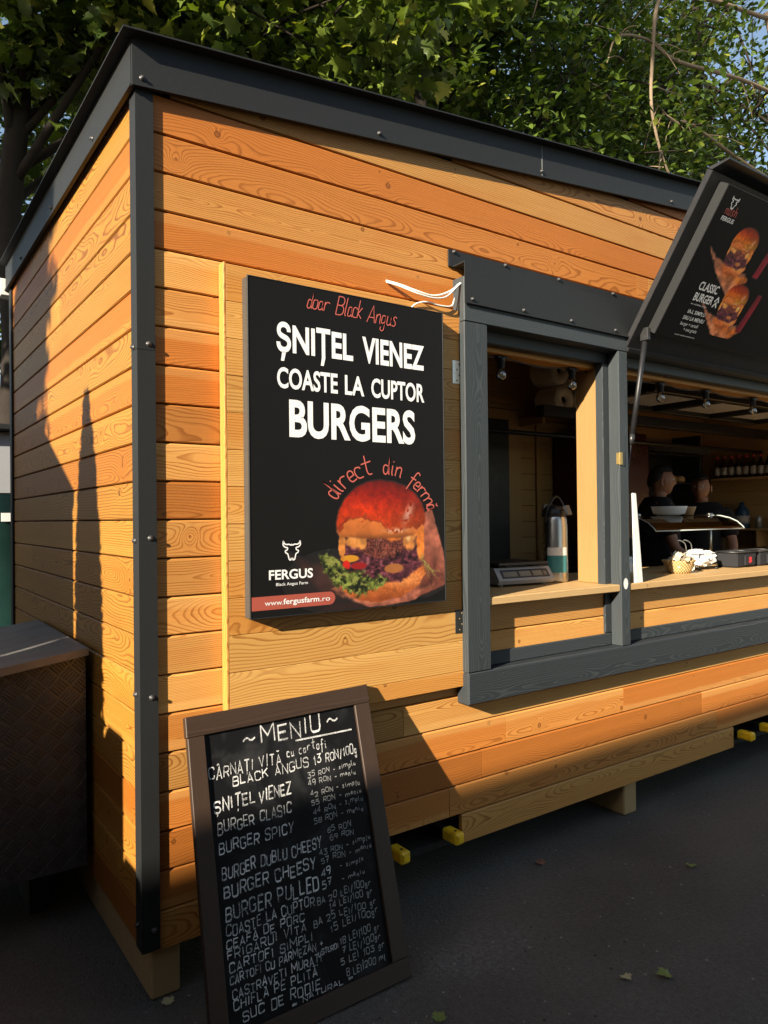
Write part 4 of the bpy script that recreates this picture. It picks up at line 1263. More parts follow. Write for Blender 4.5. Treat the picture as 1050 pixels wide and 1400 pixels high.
for s_, a_, b_, y_ in [('BA 20 LEI/100gr', .556, .855, .320), ('14 LEI/100 gr', .616, .857, .291), ('BA 25 LEI/100 gr', .525, .870, .259), ('15 LEI/100gr', .606, .875, .227),
                       ('18 LEI|100 gr', .647, .868, .180), ('7 LEI/100gr', .653, .868, .148), ('5 LEI 103 gr', .640, .882, .119), ('8 LEI|200 ml', .661, .878, .081)]:
    bt(s_, a_, b_, y_, .0220, .0042, jit=.15, mat=1)
cpl.build('chalk_lettering', [M['chalk'], plain('faint_chalk', (.30, .30, .29), .9, 0, .45, 160)], board)
# ------------------------------------------------------------------ things on the counter and inside
CT = 1.165      # counter top
# loose white cables hanging between the wall and the window header
cb = MB()
for k, pts in enumerate(([(.948, .006, 2.406), (1.0, -.02, 2.392), (1.06, -.045, 2.372), (1.14, -.05, 2.366), (1.23, -.045, 2.402), (1.33, -.03, 2.475), (1.40, -.02, 2.50)],
                         [(.950, .006, 2.402), (.99, -.025, 2.385), (1.05, -.055, 2.360), (1.13, -.062, 2.352), (1.20, -.055, 2.372), (1.27, -.045, 2.43), (1.33, -.035, 2.468), (1.40, -.025, 2.495)],
                         [(1.325, -.03, 2.466), (1.262, -.04, 2.425), (1.245, -.045, 2.365), (1.225, -.05, 2.338), (1.17, -.05, 2.332), (1.11, -.045, 2.338), (1.06, -.040, 2.325), (1.03, -.035, 2.300)])):
    cb.tube(catmull(pts, 5), .0032 if k else .0040, 7)
tag(cb.build('loose_cable', M['cable_white']), 'loose white cables drooping above the black poster to the window header', 'cable')

# kitchen scale
sc_ = thing('kitchen_scale', (1.93, .30, CT), 'grey counter scale with flat steel pan on the serving counter', 'scale')
R_ = Matrix.Translation(Vector((1.91, .33, CT))) @ Matrix.Rotation(rad(-8), 4, 'Z')
b = MB()
prof = [(-.135, .012), (-.145, .03), (-.10, .088), (.16, .088), (.165, .012)]
b.prism([(p[0], p[1]) for p in prof], 0, -.165, .165)
b.v = [tuple(R_ @ Vector(p)) for p in b.v]
for sx in (-.13, .13):
    for sy in (-.1, .13): b.lathe([(.014, 0), (.014, .013)], R_ @ Vector((sx, sy, 0)), 8)
M['grey_plastic'] = plain('light_grey_plastic', (0.36, 0.35, 0.34), .45, 0, .06, 20)
b.build('scale_body', M['grey_plastic'], sc_)
b = MB(); b.box(-.15, .15, -.12, .15, .098, .112, 'x', .004, M=R_); b.box(-.06, .06, -.06, .06, .0882, .0978, 'x', .001, M=R_); b.build('scale_pan', M['dark_steel'], sc_)
nrm_ = Vector((0, -.058, .045)).normalized(); nf = Vector((0, -.79, -.61))
dp = Plane2(R_ @ Vector((0, -.1235, .0568)), R_.to_3x3() @ Vector((1, 0, 0)), R_.to_3x3() @ Vector((0, .613, .790)), R_.to_3x3() @ Vector((0, -.790, .613)))
for (x0, x1, mt) in ((-.14, .145, 0),): dp.poly([(x0, -.022), (x1, -.022), (x1, .026), (x0, .026)], mt)
for (x0, x1) in ((-.125, -.045), (-.03, .035), (.05, .105)): dp.poly([(x0, -.012), (x1, -.012), (x1, .016), (x0, .016)], 1)
dp.poly([(.115, -.01), (.132, -.01), (.132, .012), (.115, .012)], 1)
M['lcd'] = plain('lcd_window', (0.20, 0.18, 0.14), .2, 0, .05, 20)
dp.build('scale_display', [M['dark_steel'], M['lcd']], sc_)

# airpot flask
ap = thing('airpot_flask', (2.165, .26, CT), 'tall brushed steel pump flask with a teal and white label on the counter', 'flask')
b = MB(); b.lathe([(.062, 0), (.066, .006), (.066, .012), (.066, .285), (.064, .292), (.064, .312), (.056, .338), (.040, .35)], (2.165, .262, CT), 28)
b.build('flask_body', M['brushed'], ap)
b = MB(); b.lathe([(.058, .325), (.064, .335), (.056, .365), (.036, .385), (0, .39)], (2.165, .262, CT), 20)
b.prism([(.20, CT + .375), (.175, CT + .385), (.155, CT + .34), (.162, CT + .335), (.185, CT + .365)], 0, 2.152, 2.178)
b.tube(catmull([(2.10, .262, CT + .30), (2.105, .25, CT + .37), (2.165, .245, CT + .43), (2.225, .25, CT + .37), (2.23, .262, CT + .30)], 5), .006, 6)
b.build('pump_head', M['black'], ap)
b = MB()
n_ = 14
for mt, z0, z1 in ((0, .05, .135), (1, .135, .175)):
    vs_, fs = [], []
    for i in range(n_ + 1):
        a = rad(190) + rad(95) * i / n_
        for z in (z0, z1): vs_.append((2.165 + .0668 * math.cos(a), .262 + .0668 * math.sin(a), CT + z))
    fs = [(2 * i, 2 * i + 2, 2 * i + 3, 2 * i + 1) for i in range(n_)]
    b.add(vs_, fs, mt, smooth=True)
M['teal'] = plain('teal_label', (0.03, 0.20, 0.22), .4, 0, .1, 60)
b.build('flask_label', [M['teal'], M['white']], ap)

# white standing card
b = MB()
b.prism([(CT + .0005, 2.396), (CT + .0005, 2.448), (CT + .435, 2.402), (CT + .44, 2.398), (CT + .44, 2.380), (CT + .435, 2.376)], 1, -.053, -.036, seed=.3)
tag(b.build('standing_card', M['white']), 'tall white tapering card standing on the counter behind the grey post', 'card')

# bread basket with napkins
bk = thing('wicker_basket', (3.10, .17, CT), 'small round wicker basket heaped with paper napkins on the counter', 'basket')
wk = NT('wicker')
tcw = wk.n('ShaderNodeTexCoord').outputs['Object']
sxw = wk.n('ShaderNodeSeparateXYZ'); wk.l(tcw, sxw.inputs[0])
an = wk.math('ARCTAN2', sxw.outputs[1], sxw.outputs[0])
wv = wk.math('SINE', wk.math('ADD', wk.math('MULTIPLY', an, 26.0), wk.math('MULTIPLY', wk.math('FLOOR', wk.math('MULTIPLY', sxw.outputs[2], 110.0)), 3.1416)))
wk.l(wk.mix(wk.smooth(wv, -.8, .8), c4((.25, .15, .05)), c4((.60, .43, .19))), wk.b.inputs['Base Color'])
wk.b.inputs['Roughness'].default_value = .6
wk.bump(wv, .6, .004)
b = MB(); b.lathe([(.062, 0), (.070, .02), (.080, .05), (.088, .068), (.086, .072), (.080, .066), (.06, .01), (0, .008)], (3.10, .17, CT), 32)
for a in range(32):
    t = a / 32 * 2 * math.pi
    b.lathe([(.004, -.004), (.006, 0), (.004, .005)], (3.10 + .086 * math.cos(t), .17 + .086 * math.sin(t), CT + .07), 6)
b.build('basket_weave', wk.mat, bk)
M['paper'] = plain('paper_napkin', (0.50, 0.44, 0.34), .8, 0, .12, 40)
b = MB()
for i in range(18):
    a = rng.uniform(0, 6.28); r = rng.uniform(0, .052)
    c = Vector((3.10 + r * math.cos(a), .17 + r * math.sin(a), CT + .066 + rng.uniform(-.012, .022)))
    e = Matrix.Rotation(rng.uniform(0, 6.28), 3, 'Z') @ Matrix.Rotation(rng.uniform(-.7, .7), 3, 'X')
    g = 5; vs_ = []
    for iu in range(g):
        for iv in range(g):
            u_, v_ = iu / (g - 1) - .5, iv / (g - 1) - .5
            vs_.append(tuple(c + e @ Vector((u_ * .070, v_ * .085, .018 * math.sin(u_ * 7 + i) + .018 * math.cos(v_ * 6 + i * 2)))))
    b.add(vs_, [(p * g + q, (p + 1) * g + q, (p + 1) * g + q + 1, p * g + q + 1) for p in range(g - 1) for q in range(g - 1)], 0, smooth=True)
b.build('napkins', M['paper'], bk)

# wire racks holding paper bags
def wire_rack(x, y, label, group=None):
    t = thing('wire_rack', (x, y, CT), label, 'rack', group)
    b = MB()
    for sx in (-.09, .09):
        for dy in (0, .10):
            b.tube(catmull([(x + sx, y + dy, CT + .012), (x + sx, y + dy, CT + .085), (x + sx * .9, y + dy, CT + .10)], 4), .0028, 6)
            b.lathe([(.008, 0), (.010, .006), (.008, .013)], (x + sx, y + dy, CT), 8)
    for z in (.03, .06, .095):
        b.tube([(x - .09, y, CT + z), (x + .09, y, CT + z)], .0022, 6)
        b.tube([(x - .09, y + .10, CT + z), (x + .09, y + .10, CT + z)], .0022, 6)
        b.tube([(x - .09, y, CT + z), (x - .09, y + .10, CT + z)], .0022, 6); b.tube([(x + .09, y, CT + z), (x + .09, y + .10, CT + z)], .0022, 6)
    b.build('wire_frame', M['black'], t)
    for s in (-.03, .03):
        b = MB(); b.tube(catmull([(x + s, y + .12, CT + .09), (x + s - .02, y + .115, CT + .15), (x + s - .09, y + .10, CT + .175), (x + s - .13, y + .095, CT + .178)], 5), .0035, 6)
        b.build('hook', M['steel'], t)
    return t


wire_rack(3.43, .19, 'black wire rack with bent steel hooks holding white paper bags beside the basket', None)
b = MB()
for (bx0, by0, bz0, rx, ry, rz) in ((3.385, .235, .055, .075, .07, .040), (3.47, .245, .060, .075, .065, .045), (3.42, .255, .085, .085, .06, .035), (3.50, .235, .080, .045, .05, .030)):
    vs_ = []; n, m = 20, 12
    for i in range(m + 1):
        th = math.pi * i / m
        for j in range(n):
            ph = 2 * math.pi * j / n
            w_ = 1 + .13 * math.sin(ph * 5 + i * 1.3 + bx0 * 90) * math.sin(th) + .10 * math.sin(ph * 3 - i * 2.1)
            vs_.append((bx0 + rx * math.sin(th) * math.cos(ph) * w_, by0 + ry * math.sin(th) * math.sin(ph) * w_, CT + bz0 + rz * math.cos(th) * w_))
    b.add(vs_, [(i * n + j, (i + 1) * n + j, (i + 1) * n + (j + 1) % n, i * n + (j + 1) % n) for i in range(m) for j in range(n)], 0)
tag(b.build('paper_bags', M['white']), 'pile of crumpled white paper bags lying in the wire rack', 'paper bags')

# black fabric cutlery caddies
M['fabric'] = plain('black_fabric', (0.020, 0.020, 0.022), .85, 0, .3, 200, .2, bump=.4)


def caddy(x, y, label, red):
    t = thing('fabric_caddy', (x, y, CT), label, 'caddy', 'fabric caddies on the counter')
    b = MB()
    b.box(x - .115, x + .115, y - .06, y + .075, CT + .001, CT + .095, 'x', .010)
    b.build('caddy_body', M['fabric'], t)
    b = MB()
    b.tube([(x - .118, y - .062, CT + .096), (x + .118, y - .062, CT + .096), (x + .118, y + .078, CT + .096), (x - .118, y + .078, CT + .096), (x - .118, y - .062, CT + .096)], .006, 6)
    b.build('metal_rim', M['dark_steel'], t)
    b = MB(); b.box(x - .04, x + .075, y - .072, y - .0605, CT + .012, CT + .075, 'x', .006); b.build('pocket', M['fabric'], t)
    if red:
        p = Plane2((x + .015, y - .0725, CT + .045), (1, 0, 0), (0, 0, 1), (0, -1, 0))
        p.poly([(-.02, -.012), (.0, -.020), (.02, -.010), (.016, .004), (.022, .016), (.0, .022), (-.018, .014), (-.010, .0)])
        M['red'] = plain('red_patch', (0.50, 0.02, 0.03), .6, 0, .1, 50)
        p.build('red_patch', M['red'], t)
    return t


caddy(3.78, .20, 'black fabric caddy with a red patch on its pocket, on the counter', True)
caddy(4.045, .20, 'plain black fabric caddy at the right end of the counter', False)

# glass sneeze guard
sg = thing('sneeze_guard', (3.5, .42, CT), 'curved glass sneeze guard on steel posts above the counter', 'sneeze guard')
M['glass'] = glassy('clear_glass', (.86, .92, .88), .03, .82)
b = MB()
prof = [(.62, 1.487), (.50, 1.490), (.42, 1.486), (.36, 1.472), (.31, 1.450), (.275, 1.420), (.262, 1.405)]
vs_ = []
for x in (3.02, 3.98):
    for dn in (0, .006):
        for (y, z) in prof: vs_.append((x, y, z - dn))
n_ = len(prof); fs = []
for i in range(n_ - 1):
    fs += [(i, i + 1, 2 * n_ + i + 1, 2 * n_ + i), (n_ + i, 3 * n_ + i, 3 * n_ + i + 1, n_ + i + 1), (i, n_ + i, n_ + i + 1, i + 1), (2 * n_ + i, 2 * n_ + i + 1, 3 * n_ + i + 1, 3 * n_ + i)]
fs += [(0, 2 * n_, 3 * n_, n_), (n_ - 1, 2 * n_ - 1, 4 * n_ - 1, 3 * n_ - 1)]
b.add(vs_, fs, 0, smooth=False)
b.build('glass_hood', M['glass'], sg)
b = MB()
for x in (3.02, 3.98): b.tube([(x, y, z + .001) for y, z in prof], .0035, 6)
b.tube([(3.02, .262, 1.403), (3.98, .262, 1.403)], .004, 6); b.tube([(3.02, .62, 1.485), (3.98, .62, 1.485)], .004, 6)
M['edge_glass'] = plain('polished_glass_edge', (.50, .56, .52), .15, .3, .05, 20)
b.build('glass_edge', M['edge_glass'], sg)
for x in (3.10, 3.88):
    b = MB(); b.tube([(x, .44, CT), (x, .44, 1.484)], .011, 12); b.lathe([(.024, 0), (.024, .006), (.012, .01)], (x, .44, CT), 14); b.lathe([(.02, 0), (.02, .014), (.012, .018)], (x, .44, 1.488), 14)
    b.build('post', M['brushed'], sg)
b = MB(); b.lathe([(.055, 0), (.095, .012), (.108, .052), (.112, .058), (.105, .056), (.09, .016), (0, .012)], (3.50, .49, 1.4915), 32)
tag(b.build('white_bowl', M['white']), 'shallow white bowl standing on top of the glass guard', 'bowl')
b = MB(); b.lathe([(.028, 0), (.045, .05), (.047, .056), (.043, .052), (.026, .004), (0, .004)], (3.685, .47, 1.4915), 24)
M['kraft'] = plain('kraft_paper', (0.40, 0.24, 0.12), .8, 0, .1, 60)
tag(b.build('paper_cup', M['kraft']), 'small brown paper cup next to the white bowl on the glass guard', 'paper cup')
b = MB(); b.lathe([(.03, 0), (.034, .10), (.034, .104), (0, .104)], (2.62, .28, CT), 18)
M['blue'] = plain('blue_tub', (0.02, 0.06, 0.12), .4, 0, .1, 30)
tag(b.build('tub', M['blue']), 'small dark blue tub at the foot of the white standing card', 'tub')
b = MB(); b.box(2.74, 2.95, .30, .42, CT + .0008, CT + .075, 'x', .012); b.box(2.78, 2.91, .33, .39, CT + .0752, CT + .095, 'x', .006)
tag(b.build('napkin_box', M['white']), 'white napkin box in the shade left of the basket', 'box')

# festoon bulbs below the soffit
fs_ = thing('festoon_light_string', (2.6, .10, 2.215), 'black festoon cable with clear bulbs strung under the window soffit', 'string lights')
bx = [1.646, 2.123, 2.844, 3.282, 3.799, 4.30]
pts = [(1.44, .10, 2.20)]
for i, x in enumerate(bx):
    pts += [(x - .02, .10, 2.211), (x + .02, .10, 2.211)]
    if i < len(bx) - 1: pts += [((x + bx[i + 1]) / 2, .10, 2.196)]
b = MB(); b.tube(catmull(pts, 4), .0035, 6); b.build('cable', M['black'], fs_)
M['bulb'] = glassy('bulb_glass', (.95, .93, .88), .02, .78)
M['filament'] = plain('filament', (.70, .50, .22), .4, .5, .05, 30)
for i, x in enumerate(bx):
    b = MB(); b.lathe([(.0, .020), (.018, .020), (.020, .012), (.020, -.004), (.016, -.008), (.016, -.030), (.012, -.034), (0, -.034)][::-1], (x, .10, 2.195), 14)
    b.box(x - .034, x + .034, .082, .118, 2.203, 2.2135, 'x', .004)
    h_ = b.build('lamp_holder', M['black'], fs_)
    b = MB(); b.lathe([(.0, -.054), (.012, -.0525), (.021, -.043), (.0235, -.032), (.022, -.020), (.014, -.005), (.011, .0)], (x, .10, 2.162), 18); b.build('bulb', M['bulb'], fs_)
    b = MB(); b.tube([(x - .006, .10, 2.160), (x - .006, .10, 2.120), (x, .10, 2.118), (x + .006, .10, 2.120), (x + .006, .10, 2.160)], .0016, 5); b.build('filament', M['filament'], fs_)

# big paper rolls on a shelf
M['tissue'] = plain('tissue_paper', (0.85, 0.82, 0.74), .9, 0, .08, 30)
sf_ = thing('wall_shelf', (4.35, 2.15, 2.32), 'wooden shelf high on the rear wall under the large paper rolls', 'shelf')
b = MB(); b.box(3.98, 4.75, 1.95, 2.29, 2.343, 2.355, 'x', .003); b.build('shelf_board', M['spruce_in'], sf_)
for x in (4.0, 4.68):
    b = MB(); b.box(x, x + .03, 2.0, 2.29, 2.28, 2.334, 'y', .003); b.build('bracket', M['spruce_in'], sf_)
k_ = 0
for (x, z, lab) in ((4.12, 2.475, 'large paper roll lying on the shelf, front face towards the window'), (4.365, 2.475, 'large paper roll on the shelf partly behind the timber jamb'), (4.065, 2.715, 'upper paper roll at the left of the stack'), (4.31, 2.705, 'upper paper roll at the right of the stack')):
    rl = MB()
    q = Matrix.Rotation(rad(90), 3, 'X')
    rl.lathe([(.030, -.11), (.118, -.11), (.119, -.105), (.119, .105), (.118, .11), (.030, .11), (.030, -.11)], (x, 1.98, z), 36, 0, q)
    rl.lathe([(.029, -.108), (.024, -.10), (.024, .10)], (x, 1.98, z), 20, 1, q)
    tag(rl.build('paper_roll', [M['tissue'], M['hole']]), lab, 'paper roll', 'paper rolls on the shelf')

# dark red fridge at the rear
fg = thing('drinks_fridge', (4.75, 2.0, .32), 'tall dark red cooler cabinet against the rear wall', 'fridge')
M['maroon'] = plain('maroon_enamel', (0.055, 0.006, 0.006), .3, 0, .1, 6)
b = MB(); b.box(4.44, 5.05, 1.72, 2.28, .325, 2.22, 'z', .012); b.build('cabinet', M['maroon'], fg)
b = MB(); b.box(4.45, 5.04, 1.70, 1.7195, .42, 2.14, 'z', .006); b.build('door', M['maroon'], fg)
b = MB(); b.tube([(4.49, 1.69, 1.0), (4.49, 1.668, 1.02), (4.49, 1.668, 1.48), (4.49, 1.69, 1.5)], .009, 8); b.build('handle', M['dark_steel'], fg)

M['filter'] = plain('bright_filter_steel', (.85, .82, .76), .35, 0.0, .1, 30)
# extractor hood with slatted filters
hd = thing('extractor_hood', (4.3, 1.3, 2.2), 'black extractor hood with slatted steel filters under the kiosk ceiling', 'extractor hood')
b = MB()
for (x0, x1, y0, y1) in ((3.5, 5.9, .58, .64), (3.5, 5.9, 1.16, 1.22), (3.5, 3.58, .64, 1.16), (4.32, 4.40, .64, 1.16), (5.1, 5.18, .64, 1.16), (5.82, 5.9, .64, 1.16)):
    b.box(x0, x1, y0, y1, 2.30, 2.36, 'x', .004)
b.box(3.5, 5.9, .58, 1.22, 2.44, 2.60)
b.build('hood_frame', M['black'], hd)
for x0 in (3.585, 4.405, 5.185):
    b = MB()
    for i in range(15):
        xx = x0 + .02 + i * .046
        b.box(xx, xx + .020, .645, 1.155, 2.335, 2.345, 'y', .002)
    b.build('filter', M['filter'], hd)
b = MB(); b.box(3.3, 6.6, 1.35, 1.43, 2.22, 2.30, 'x', .004); b.tube([(2.5, 1.6, 2.12), (6.8, 1.6, 2.12)], .018, 8)
tag(b.build('ceiling_rail', M['black']), 'black rail and pipe running below the kiosk ceiling behind the hood', 'rail')
b = MB()
b.box(4.3, 5.9, 2.0, 2.29, 1.90, 1.92, 'x', .003)
b.build('unused', M['spruce_in']) if False else None

# bottle shelves on the end wall
bs_ = thing('bottle_shelf', (6.82, 1.5, 1.85), 'wooden shelf on the end wall carrying a row of bottles', 'shelf')
b = MB(); b.box(6.70, 6.898, .9, 2.25, 1.852, 1.872, 'y', .003); b.build('shelf_board', M['spruce'], bs_)
bs2 = thing('lower_wall_shelf', (6.82, 1.5, 1.33), 'lower wooden shelf on the end wall with a dark canister', 'shelf')
b = MB(); b.box(6.66, 6.898, .9, 1.95, 1.325, 1.345, 'y', .003); b.build('shelf_board', M['spruce'], bs2)
for y in (1.6, 1.0):
    b = MB(); b.box(6.70, 6.895, y, y + .02, 1.16, 1.324, 'z', .002); b.build('bracket', M['spruce_in'], bs2)
M['cola'] = plain('dark_bottle', (0.03, 0.010, 0.006), .12, 0, .1, 20, .6)
M['redcap'] = plain('red_cap', (0.45, 0.03, 0.02), .4, 0, .1, 30)
M['label'] = plain('bottle_label', (0.50, 0.46, 0.40), .5, 0, .3, 60)
proto = thing('sauce_bottle', (6.79, 1.60, 1.8725), 'dark sauce bottle with a red cap and a pale label in the shelf row', 'bottle', 'bottles in the row on the end wall shelf')
b = MB(); b.lathe([(.030, 0), (.033, .005), (.033, .13), (.028, .155), (.014, .185), (.013, .205), (0, .205)], (6.79, 1.60, 1.8725), 16); b.build('bottle_body', M['cola'], proto)
b = MB(); b.lathe([(.0155, .2055), (.0155, .232), (.012, .236), (0, .236)], (6.79, 1.60, 1.8725), 12); b.build('cap', M['redcap'], proto)
b = MB(); b.lathe([(.0337, .035), (.0337, .115)], (6.79, 1.60, 1.8725), 16); b.build('label', M['label'], proto)
for i in range(1, 8):
    c = copy_tree(proto); c.location.y = 1.60 + .078 * i - (.156 if i > 6 else 0) if i < 7 else 1.522
b = MB(); b.lathe([(.065, 0), (.07, .01), (.07, .17), (.05, .21), (.022, .235), (.022, .27), (0, .27)], (6.78, 1.80, 1.346), 20)
b.lathe([(.0708, .05), (.0708, .13)], (6.78, 1.80, 1.346), 20, 1)
tag(b.build('canister', [M['blue'], M['label']]), 'large dark canister with a pale label on the lower shelf', 'canister')
b = MB(); b.lathe([(.034, 0), (.034, .115), (.030, .12), (0, .12)], (6.78, 1.63, 1.346), 16)
tag(b.build('tin', M['alu']), 'small metal tin right of the dark canister on the lower shelf', 'tin')
# bread crates / buns on a rack behind the staff
rk = thing('bun_rack', (5.6, 2.1, 1.6), 'rack of wrapped buns on the rear wall behind the staff', 'rack')
b = MB(); b.box(5.08, 6.3, 1.95, 2.29, 1.80, 1.815, 'x', .002); b.box(5.08, 6.3, 1.95, 2.29, 2.08, 2.095, 'x', .002)
for x in (5.10, 6.28): b.box(x, x + .02, 1.96, 2.28, .9, 2.3, 'z', .002)
b.build('rack_frame', M['dark_steel'], rk)
M['bun'] = plain('bread_crust', (0.42, 0.24, 0.10), .6, 0, .15, 30)
for i in range(7):
    for j in range(1):
        b = MB(); b.lathe([(.04, 0), (.062, .018), (.060, .045), (.04, .068), (0, .075)], (5.20 + .14 * i, 2.05, 1.8155), 16)
        tag(b.build('burger_bun', M['bun']), 'round burger bun in the row on the rear rack', 'bun', 'buns on the rear rack')
b = MB(); b.tube([(5.05, 1.9, 2.16), (6.4, 1.9, 2.16)], .012, 8)
for i in range(22): b.box(5.1 + .058 * i, 5.105 + .058 * i, 1.88, 1.92, 2.10, 2.172, 'z', .001)
tag(b.build('ticket_rail', M['steel']), 'steel ticket rail with small clips above the bun rack', 'rail')
# back work bench
b = MB(); b.box(4.3, 6.6, 1.35, 1.68, .325, 1.02, 'x', .01) ; b.box(4.28, 6.62, 1.33, 1.69, 1.021, 1.05, 'x', .004, mat=1)
b.box(4.5, 4.8, 1.40, 1.60, 1.051, 1.30, 'x', .012, mat=2); b.lathe([(.05, 0), (.06, .10), (.058, .12), (0, .12)], (4.45, 1.42, 1.051), 16, 2)
tag(b.build('work_bench', [M['black'], M['brushed'], M['grey_plastic']]), 'steel topped work bench with appliances behind the staff', 'work bench')
# ------------------------------------------------------------------ the two people inside
M['skin'] = plain('skin', (0.25, 0.115, 0.066), .5, 0, .12, 40, .4)
M['hair'] = plain('dark_hair', (0.012, 0.009, 0.008), .6, 0, .3, 200)
M['tshirt'] = plain('black_cotton', (0.012, 0.012, 0.014), .85, 0, .25, 120, .2)
M['trousers'] = plain('dark_trousers', (0.014, 0.014, 0.017), .85, 0, .2, 90, .2)
M['cap'] = plain('dark_cap_cloth', (0.010, 0.010, 0.012), .85, 0, .2, 90, .2)
M['eye'] = plain('eye_white', (0.55, 0.52, 0.48), .3)


def skin_mesh(name, nodes, edges, mat, parent, levels=2, root=0):
    base = ORIGIN[parent.name]
    me = bpy.data.meshes.new(name)
    me.from_pydata([tuple(Vector(p[0]) - base) for p in nodes], edges, [])
    o = bpy.data.objects.new(name, me)
    scene.collection.objects.link(o)
    o.parent = parent
    ORIGIN[o.name] = Vector(base)
    md = o.modifiers.new('skin', 'SKIN'); md.use_smooth_shade = True
    for i, p in enumerate(nodes):
        r = p[1] if isinstance(p[1], tuple) else (p[1], p[1])
        me.skin_vertices[0].data[i].radius = r
    me.skin_vertices[0].data[root].use_root = True
    sd = o.modifiers.new('sub', 'SUBSURF'); sd.levels = levels; sd.render_levels = levels
    me.materials.append(mat)
    return o


def person(x, y, floor, height, face, label, cap, arm_pose):
    """face: angle of the look direction in the ground plane (radians)"""
    t = thing('person', (x, y, floor), label, 'person')
    k = height / 1.75
    F = Vector((math.cos(face), math.sin(face), 0)); S = Vector((math.sin(face), -math.cos(face), 0))     # forward, the person's right
    def P(f, s, z): return tuple(Vector((x, y, floor)) + F * f * k + S * s * k + Vector((0, 0, z * k)))
    nodes = [(P(0, 0, .95), .13), (P(.0, 0, 1.12), .125), (P(-.01, 0, 1.30), (.15, .12)), (P(-.01, 0, 1.42), (.12, .09)), (P(0, 0, 1.49), .055), (P(.012, 0, 1.55), .052), (P(.02, 0, 1.60), (.062, .070))]
    edges = [(i, i + 1) for i in range(6)]
    hands = []
    for sgn in (1, -1):
        b0 = len(nodes)
        (e, h) = arm_pose[0 if sgn > 0 else 1]
        nodes += [(P(-.01, .16 * sgn, 1.43), .058), (P(-.01, .20 * sgn, 1.38), .055), (P(e[0], e[1] * sgn, e[2]), .040), (P(h[0], h[1] * sgn, h[2]), .026)]
        edges += [(3, b0), (b0, b0 + 1), (b0 + 1, b0 + 2), (b0 + 2, b0 + 3)]
        ev, hv = Vector(P(e[0], e[1] * sgn, e[2])), Vector(P(h[0], h[1] * sgn, h[2]))
        d = (hv - ev).normalized()
        pn = hv + d * .045 * k
        pe = hv + d * .085 * k
        nodes += [(tuple(pn), (.040 * k, .016 * k))]; edges += [(b0 + 3, b0 + 4)]
        w = d.cross(Vector((0, 0, 1))); w = w.normalized() if w.length > .1 else S.copy()
        dn = w.cross(d).normalized()
        if dn.z > 0: dn = -dn
        for q, (off, ln) in enumerate(((-.030, .062), (-.010, .074), (.010, .070), (.029, .054))):
            b1 = len(nodes)
            r0 = pe + w * off * k
            nodes += [(tuple(r0), .0095 * k), (tuple(r0 + (d * .8 + dn * .35).normalized() * ln * .5 * k), .0085 * k), (tuple(r0 + (d * .7 + dn * .5).normalized() * ln * .5 * k + (d * .35 + dn * .8).normalized() * ln * .5 * k), .0075 * k)]
            edges += [(b0 + 4, b1), (b1, b1 + 1), (b1 + 1, b1 + 2)]
        b1 = len(nodes)
        tw = -w * sgn
        nodes += [(tuple(pn + tw * .035 * k), .010 * k), (tuple(pn + tw * .050 * k + d * .03 * k + dn * .012 * k), .0088 * k), (tuple(pn + tw * .050 * k + d * .055 * k + dn * .022 * k), .0078 * k)]
        edges += [(b0 + 4, b1), (b1, b1 + 1), (b1 + 1, b1 + 2)]
    for sgn in (1, -1):
        b0 = len(nodes)
        nodes += [(P(0, .09 * sgn, .90), .095), (P(.02, .10 * sgn, .50), .062), (P(-.02, .10 * sgn, .10), .042), (P(.10, .11 * sgn, .035), (.045, .03))]
        edges += [(0, b0), (b0, b0 + 1), (b0 + 1, b0 + 2), (b0 + 2, b0 + 3)]
    skin_mesh('body', nodes, edges, M['skin'], t)
    # head with face: a shaped ellipsoid
    hb = MB()
    n, m = 28, 22
    vs_ = []
    for i in range(m + 1):
        th = math.pi * i / m
        for j in range(n):
            ph = 2 * math.pi * j / n
            a, b_, c_ = math.sin(th) * math.cos(ph), math.sin(th) * math.sin(ph), math.cos(th)
            f, s, z = a * .098, b_ * .076, c_ * .118
            if z < 0:
                q = -z / .118
                s *= 1 - .34 * q ** 1.5
                f = f * (1 - .18 * q) + .012 * q
            if a > .3:
                g = math.exp(-(b_ / .16) ** 2)
                f += .022 * g * math.exp(-((z + .018) / .017) ** 2)          # nose
                f += .010 * g * math.exp(-((z - .008) / .022) ** 2)
                f -= .010 * math.exp(-((abs(b_) - .38) / .16) ** 2) * math.exp(-((z - .012) / .014) ** 2)   # eye sockets
                f += .008 * math.exp(-(b_ / .6) ** 2) * math.exp(-((z - .034) / .012) ** 2)   # brow
                f += .007 * math.exp(-(b_ / .3) ** 2) * math.exp(-((z + .058) / .010) ** 2)   # lips
                f -= .004 * math.exp(-(b_ / .3) ** 2) * math.exp(-((z + .050) / .004) ** 2)
                f += .010 * math.exp(-(b_ / .35) ** 2) * math.exp(-((z + .095) / .016) ** 2)  # chin
            vs_.append(P(.035 + f, s, 1.665 + z))
    fs = []
    for i in range(m):
        for j in range(n):
            fs.append((i * n + j, (i + 1) * n + j, (i + 1) * n + (j + 1) % n, i * n + (j + 1) % n))
    hb.add(vs_, fs, 0, smooth=True)
    for sgn in (1, -1):
        c0 = Vector(P(.022, .080 * sgn, 1.655))
        e_ = [c0 + F * (.016 * math.cos(q) - .003) * k + Vector((0, 0, .030 * math.sin(q) * k)) + S * sgn * (.004 + .006 * (math.cos(q) < 0)) * k for q in [2 * math.pi * i / 10 for i in range(10)]]
        hb.add([tuple(p) for p in e_] + [tuple(c0 - S * sgn * .008 * k)], [(i, (i + 1) % 10, 10) for i in range(10)], 0, smooth=True)
    hb.build('head', M['skin'], t)
    eb = MB()
